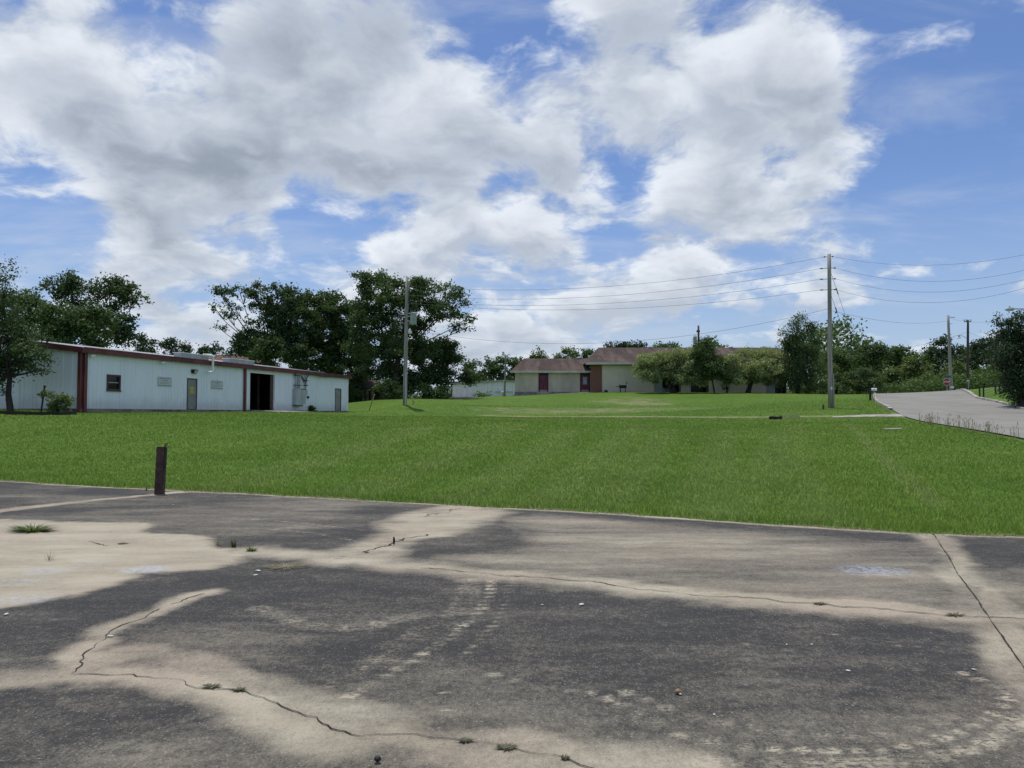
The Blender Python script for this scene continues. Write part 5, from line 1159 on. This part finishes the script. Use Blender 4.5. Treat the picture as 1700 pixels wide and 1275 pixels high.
for px, py, rx, ry, lab in ((240,566,21,13,'far pine with tiered crown right of the dark oak'),(283,571,20,11,'far pine with flat crown above the workshop'),(312,575,12,10,'small round far pine above the roof duct'),(350,579,22,8,'low rounded far pine over the tan roof')):
    tree('pine_tree', lab, 'tree', px, 150, [(px,py,rx*.8,ry*.6),(px-rx*.45,py+ry*.6,rx*.5,ry*.5),(px+rx*.5,py+ry*.5,rx*.5,ry*.5),(px,py+ry*1.5,rx*.8,ry*.9)], M['pine'], .50, .55, 13, .65, .3, 'pines beyond the workshop', twigs=3)
# central oaks
tree('oak_tree', 'spreading oak with sparse reaching limbs behind the workshop roof', 'tree', 455, 92, [(372,492,22,11,.42),(356,515,9,13,.35),(378,528,13,10,.4),(360,542,10,6,.35),(398,486,18,10,.45),(390,512,16,8,.3),(425,484,26,13,.55),(465,488,26,15,.75),(440,512,24,18,.7),(480,520,40,34),(450,555,50,34),(505,545,45,45),(420,575,38,24),(470,590,60,34),(395,585,20,16,.7),(405,555,16,12,.5)], M['oak'], .30, .85, 18, .46, .40, inner=.3, twigs=7)
tree('oak_tree', 'dense dark oak in the middle of the central grove', 'tree', 545, 95, [(520,500,34,20),(555,508,34,24),(575,530,30,36),(540,550,50,42),(575,580,46,38),(510,600,50,32),(560,620,50,34),(600,600,30,34)], M['oak2'], .30, .85, 18, .46, .40, inner=.35)
tree('oak_tree', 'tallest oak of the grove, crown behind the transformer pole', 'tree', 650, 88, [(612,466,28,13,.8),(640,470,34,18,.85),(600,490,28,20),(650,498,40,26,.9),(700,474,34,16,.85),(690,505,44,26,.9),(740,488,28,15,.8),(768,496,14,16,.6),(735,520,40,18,.9),(770,535,14,12,.6),(610,530,40,34),(665,545,44,34),(620,575,46,38),(680,585,50,34),(765,548,18,7,.5)], M['oak2'], .28, .80, 18, .46, .42, inner=.3, twigs=7)
tree('oak_tree', 'low drooping oak overhanging the white shed', 'tree', 705, 90, [(700,600,44,34),(740,590,26,26,.9),(755,608,28,22),(725,630,36,24),(690,635,40,22),(770,628,24,15,.8),(795,630,12,12,.7),(660,630,36,24),(640,610,40,30),(730,575,20,12,.6)], M['oak'], .28, .85, 18, .44, .34, inner=.35)
for px, Y, lb, mm, lab in ((600,93,[(600,658,16,9),(585,664,10,5)],'oak2','low dark bush by the porch of the brown house'),(655,84,[(650,655,26,12),(670,650,20,14),(640,645,22,14)],'oak2','dark undergrowth bush left of the transformer pole'),(715,84,[(705,652,18,10),(728,655,16,8)],'mid','mid green bush right of the transformer pole'),(742,86,[(742,658,10,5),(735,650,12,8)],'mid','small bush at the corner of the white shed'),(800,110,[(797,658,8,4),(805,659,6,3)],'light','small pale weed clump along the white shed')):
    tree('bush', lab, 'bush', px, Y, lb, M[mm], .24, .8, 14, .36, .07, stems=3, twigs=3)
# beyond the shed and the beige building
for i, (px, py, rx, ry, mm, lab) in enumerate(((785,612,26,20,'oak2','far dark tree directly above the white shed'),(815,602,14,10,'oak2','far tree with small crown left of the lamp pole'),(838,604,20,18,'mid','far green tree behind the lamp pole'),(862,606,18,16,'mid','far tree just left of the brown roof'),(893,589,14,10,'mid','far tree peeking over the left of the lower roof'),(945,587,26,12,'light','far bright tree above the lower roof'),(974,586,12,12,'mid','far tree tucked beside the higher roof'),
                                              (1012,575,11,5,'pine','far dark tree at the left of the higher roof ridge'),(1045,573,26,6,'pine','far dark flat tree row above the ridge vent'),(1108,576,22,6,'mid','far tree tip above the middle of the ridge'),(1176,572,17,14,'mid','green tree behind the roof right of the rear pole'),(1200,577,12,7,'light','far pale tree tip right of the rear pole'))):
    Yt = 150 if i < 4 else (128 if px == 1176 else 165); hgt = 44 if i < 4 else 30
    tree('far_tree', lab, 'tree', px, Yt, [(px,py,rx*.62,ry*.62),(px-rx*.55,py+ry*.45,rx*.5,ry*.6),(px+rx*.55,py+ry*.4,rx*.5,ry*.6),(px,py+ry*1.3,rx*1.0,ry*.9),(px,py+ry*2.4,rx*1.0,ry*1.0)], M[mm], .48, .6, 13, .6, .3, 'trees beyond the buildings', twigs=2)
# shrubs in front of the beige building
tree('shrub', 'wide olive green shrub before the cream wall, leftmost', 'shrub', 1120, 92, [(1066,614,18,12),(1085,602,28,16),(1112,597,32,17),(1145,595,30,17),(1100,613,38,16),(1130,612,38,18),(1162,610,26,18),(1082,623,28,9),(1115,629,32,9),(1150,631,28,9),(1168,634,14,7,.7)], M['olive'], .20, 1.1, 14, .32, .14, stems=4, spread=.5)
tree('shrub', 'dark green upright shrub between the two olive shrubs', 'shrub', 1186, 91, [(1168,580,15,16),(1180,592,20,18),(1165,600,20,20),(1185,612,24,18),(1170,622,24,12),(1200,625,18,10),(1172,566,7,8,.6)], M['oak2'], .20, 1.0, 14, .32, .10)
tree('shrub', 'wide olive green shrub before the cream wall, right of the dark one', 'shrub', 1246, 92, [(1212,608,26,18),(1240,597,30,17),(1270,593,30,17),(1295,602,24,18),(1235,616,34,16),(1270,614,36,18),(1300,618,22,16),(1218,630,28,9),(1255,631,30,8),(1290,632,26,10),(1200,620,16,12)], M['olive'], .20, 1.0, 14, .32, .16, stems=3, spread=.4)
tree('shrub', 'narrow dark shrub stem between the olive shrubs', 'shrub', 1207, 92, [(1207,630,9,7),(1206,640,6,7,.6)], M['oak2'], .18, 1.0, 12, .25, .10, stems=2, spread=.15)
tree('tall_shrub', 'tall feathery dark tree at the right end of the beige building', 'tree', 1326, 91, [(1330,530,7,12,.6),(1322,545,12,14,.7),(1340,548,13,16,.7),(1305,552,9,10,.5),(1352,566,12,18,.6),(1325,572,24,20,.9),(1312,585,18,18),(1340,595,22,24),(1322,610,26,24),(1340,625,22,20),(1318,635,22,16),(1302,570,8,8,.4)], M['feather'], .20, .95, 15, .33, .18, stems=3, spread=.35, inner=.3, flatz=1.5)
for px, Y, lb, mm, lab in ((1368,93,[(1360,640,18,12),(1380,645,16,8),(1345,648,18,7)],'mid','loose green bush at the foot of the tall feathery tree'),(1424,100,[(1415,634,30,18),(1445,638,28,16),(1430,622,24,12)],'oak2','round dark bush left of the mailbox'),(1388,102,[(1380,615,18,14),(1368,600,12,14,.7),(1395,630,14,12)],'light','pale tall bush behind the lawn pole')):
    tree('bush', lab, 'bush', px, Y, lb, M[mm], .24, .8, 14, .36, .08, stems=3, twigs=3)
# wood along the right
W = [(1400,130,[(1395,598,24,18),(1412,610,26,22),(1385,615,20,22)],'mid','rounded wood tree right of the lawn pole'),
     (1447,122,[(1445,580,18,13),(1430,594,22,18),(1462,594,22,18),(1447,612,32,26)],'oak2','dark broad wood tree with the highest crown left of the road'),
     (1494,128,[(1492,586,20,12),(1478,600,20,18),(1505,602,20,18),(1492,618,28,22)],'mid','wood tree over the left part of the road crest'),
     (1520,120,[(1518,598,12,12),(1510,612,18,16),(1528,615,16,16),(1515,630,24,14)],'light','pale wood tree over the middle of the road crest'),
     (1545,132,[(1545,585,12,10),(1538,598,16,16),(1552,602,16,18),(1545,620,22,20)],'mid','wood tree just left of the stop sign'),
     (1570,126,[(1570,569,13,10),(1560,582,16,14),(1582,586,14,14),(1570,600,24,18)],'pine','tall pine behind the pole at the stop sign'),
     (1605,135,[(1600,592,18,14),(1618,586,18,14),(1605,605,28,20)],'mid','wood tree between the two poles by the stop sign'),
     (1640,130,[(1635,574,20,12),(1655,572,20,13),(1640,592,32,22),(1660,605,24,20)],'pine','dark wood tree right of the lamp pole'),
     (1685,128,[(1678,570,20,14),(1695,590,30,26)],'pine','wood tree behind the right edge tree'),
     (1590,112,[(1585,615,14,10),(1596,610,12,9),(1588,628,20,12)],'light','bright low tree directly behind the stop sign pole'),
     (1632,108,[(1625,628,20,12),(1645,622,20,12),(1612,635,16,10),(1660,632,16,10)],'mid','low green tree above the bank fence'),
     (1475,110,[(1470,628,20,12),(1490,632,18,12),(1480,618,14,10)],'light','pale low tree behind the mailbox'),
     (1548,108,[(1540,632,18,10),(1556,628,12,8),(1525,638,14,8)],'light','pale low tree left of the stop sign face'),
     (1690,92,[(1665,632,20,10),(1690,625,24,16)],'oak2','dark low tree behind the bank')]
for px, Y, lb, mm, lab in W:
    tree('wood_tree', lab, 'tree', px, Y, lb, M[mm], .40, .72, 14, .52, .25, 'trees of the wood on the right', twigs=3)
def understory():
    n = 1500; x = RNG.uniform(at(1350,640,104)[0], at(1790,640,104)[0], n); y = RNG.uniform(103, 112, n); h = 2.6*fbm2(x, y*0+3, .12)*RNG.random(n)**.6*1.4
    y = y + np.where(x > 52, -4, 0)
    V = leaves(np.c_[x, y, gz(x, y)+.15+h], .45, 14, .34).reshape(-1, 3); me = np_mesh('understory', V, np.arange(len(V)).reshape(-1, 4), M['mid']); o = bpy.data.objects.new('understory', me); C.objects.link(o); tag(o, 'tangled vines and brush along the foot of the wood', 'brush', kind='stuff')
    n = 4600; x = RNG.uniform(at(1350,640,150)[0], at(1830,640,150)[0], n); y = RNG.uniform(140, 165, n); h = 13.5*fbm2(x, y*0+8, .05)*RNG.random(n)**.6*1.5
    V = leaves(np.c_[x, y, 3.2+h], .8, 13, .6).reshape(-1, 3); me = np_mesh('far_wood', V, np.arange(len(V)).reshape(-1, 4), M['mid']); o = bpy.data.objects.new('far_wood', me); C.objects.link(o); tag(o, 'far mass of woodland closing the view on the right', 'wood', kind='stuff')
    n = 2200; x = RNG.uniform(at(200,640,160)[0], at(900,640,160)[0], n); y = RNG.uniform(150, 170, n); h = 9*fbm2(x, y*0+8, .05)*RNG.random(n)**.5*1.4
    V = leaves(np.c_[x, y, 2.8+h], .8, 13, .6).reshape(-1, 3); me = np_mesh('far_wood', V, np.arange(len(V)).reshape(-1, 4), M['oak2']); o = bpy.data.objects.new('far_wood', me); C.objects.link(o); tag(o, 'far mass of woodland behind the workshop and the shed', 'wood', kind='stuff')
def back_wood():
    n = 1600; x = RNG.uniform(at(850,640,158)[0], at(1420,640,158)[0], n); y = RNG.uniform(150, 166, n); h = 8*fbm2(x, y*0+4, .06)*RNG.random(n)**.5
    V = leaves(np.c_[x, y, 2.6+h], .8, 13, .6).reshape(-1, 3); me = np_mesh('far_wood', V, np.arange(len(V)).reshape(-1, 4), M['mid']); o = bpy.data.objects.new('far_wood', me); C.objects.link(o); tag(o, 'far mass of woodland hidden behind the beige building', 'wood', kind='stuff')
understory(); back_wood()
tree('roadside_tree', 'dark conifer-like tree at the right edge across the road', 'tree', 1697, 50, [(1657,532,6,8,.5),(1668,545,14,10,.7),(1690,535,20,14,.9),(1655,556,10,6,.5),(1685,560,28,18),(1665,575,20,14,.9),(1700,585,40,26),(1680,605,34,20),(1650,598,12,8,.6),(1705,625,36,24),(1690,645,22,24),(1705,665,30,14),(1730,600,40,60)], M['pine'], .16, 1.25, 15, .28, .18, inner=.35)
tree('leafy_shrub', 'small leafy green shrub at the foot of the downpipes', 'shrub', 98, 42, [(76,655,9,7,.6),(85,659,7,5,.5),(96,660,12,7,.8),(106,664,11,7,.8),(117,668,7,5,.7),(98,673,13,7),(88,680,11,4,.8),(106,680,11,4,.8)], M['light'], .13, .9, 10, .15, .035, stems=4, spread=.2, twigs=3)
p = WB['P'](WB['tw'](515), .45, 0)
tree('low_bush', 'low dark bush against the workshop wall below the meter', 'bush', 515.5, p[1], [(512,680,5,4),(519,680.5,4,3),(515,677,3.5,2)], M['oak2'], .13, 1.2, 14, .14, .03, stems=3, spread=.2, twigs=2)
# weeds on the lot
def weed(px, py, r, h, n, m, lab, cat='weed', lw=.006):
    c = flat(px, py); vs = []; th = RNG.uniform(0, 2*math.pi, n); rr = r*RNG.random(n)**.6; ba = c + np.c_[np.cos(th)*rr*.5, np.sin(th)*rr*.35, np.zeros(n)+.004]
    tip = ba+np.c_[np.cos(th)*r*RNG.uniform(.3, 1, n), np.sin(th)*r*.7*RNG.uniform(.3, 1, n), h*RNG.uniform(.25, 1, n)]; sd = np.c_[-np.sin(th), np.cos(th), np.zeros(n)]*lw
    V = np.stack([ba-sd, ba+sd, tip], 1).reshape(-1, 3)-c; me = np_mesh('weed', V, np.arange(len(V)).reshape(-1, 3), m); o = bpy.data.objects.new('weed', me); C.objects.link(o); o.location = tuple(c); tag(o, lab, cat)
weed(55, 882, .34, .09, 260, M['weed'], 'sprawling green crabgrass clump at left on the lot', lw=.010)
weed(388, 909, .05, .12, 26, M['weed'], 'bright green tuft in the joint left of centre', lw=.008); weed(418, 915, .09, .06, 60, M['weed'], 'small green tuft right of the bright one in the joint')
weed(362, 906, .06, .12, 22, M['dryweed'], 'thin dark stalk weed left of the bright tuft'); weed(82, 930, .10, .14, 18, M['dryweed'], 'dry thin stalk weed on the pale patch', lw=.003)
weed(475, 942, .24, .02, 240, M['dryweed'], 'flattened dry grass clump below the joint', 'dry grass', .006)
GW = leaf_mat('grey_green_weed', (.085, .088, .055), (.17, .165, .11))
for px, py, r, lab in ((350,1141,.075,'grey green weed rosette in the lower crack, leftmost'),(396,1147,.055,'grey green weed rosette in the lower crack, second from left'),(772,1232,.045,'small grey green weed in the lower crack near the bottom'),(840,1243,.075,'largest grey green weed rosette in the lower crack'),(938,1261,.03,'tiny weed where the lower crack leaves the picture'),(1588,1022,.12,'grey weed rosette in the long crack at right'),(1360,1003,.08,'grey weed in the long crack right of centre'),(205,903,.10,'dark flat weed on the pale patch')):
    weed(px, py, r*.8, .014, 60, GW, lab, lw=.0055)
weed(243, 815, .04, .10, 14, M['weed'], 'small weed just left of the gate post')
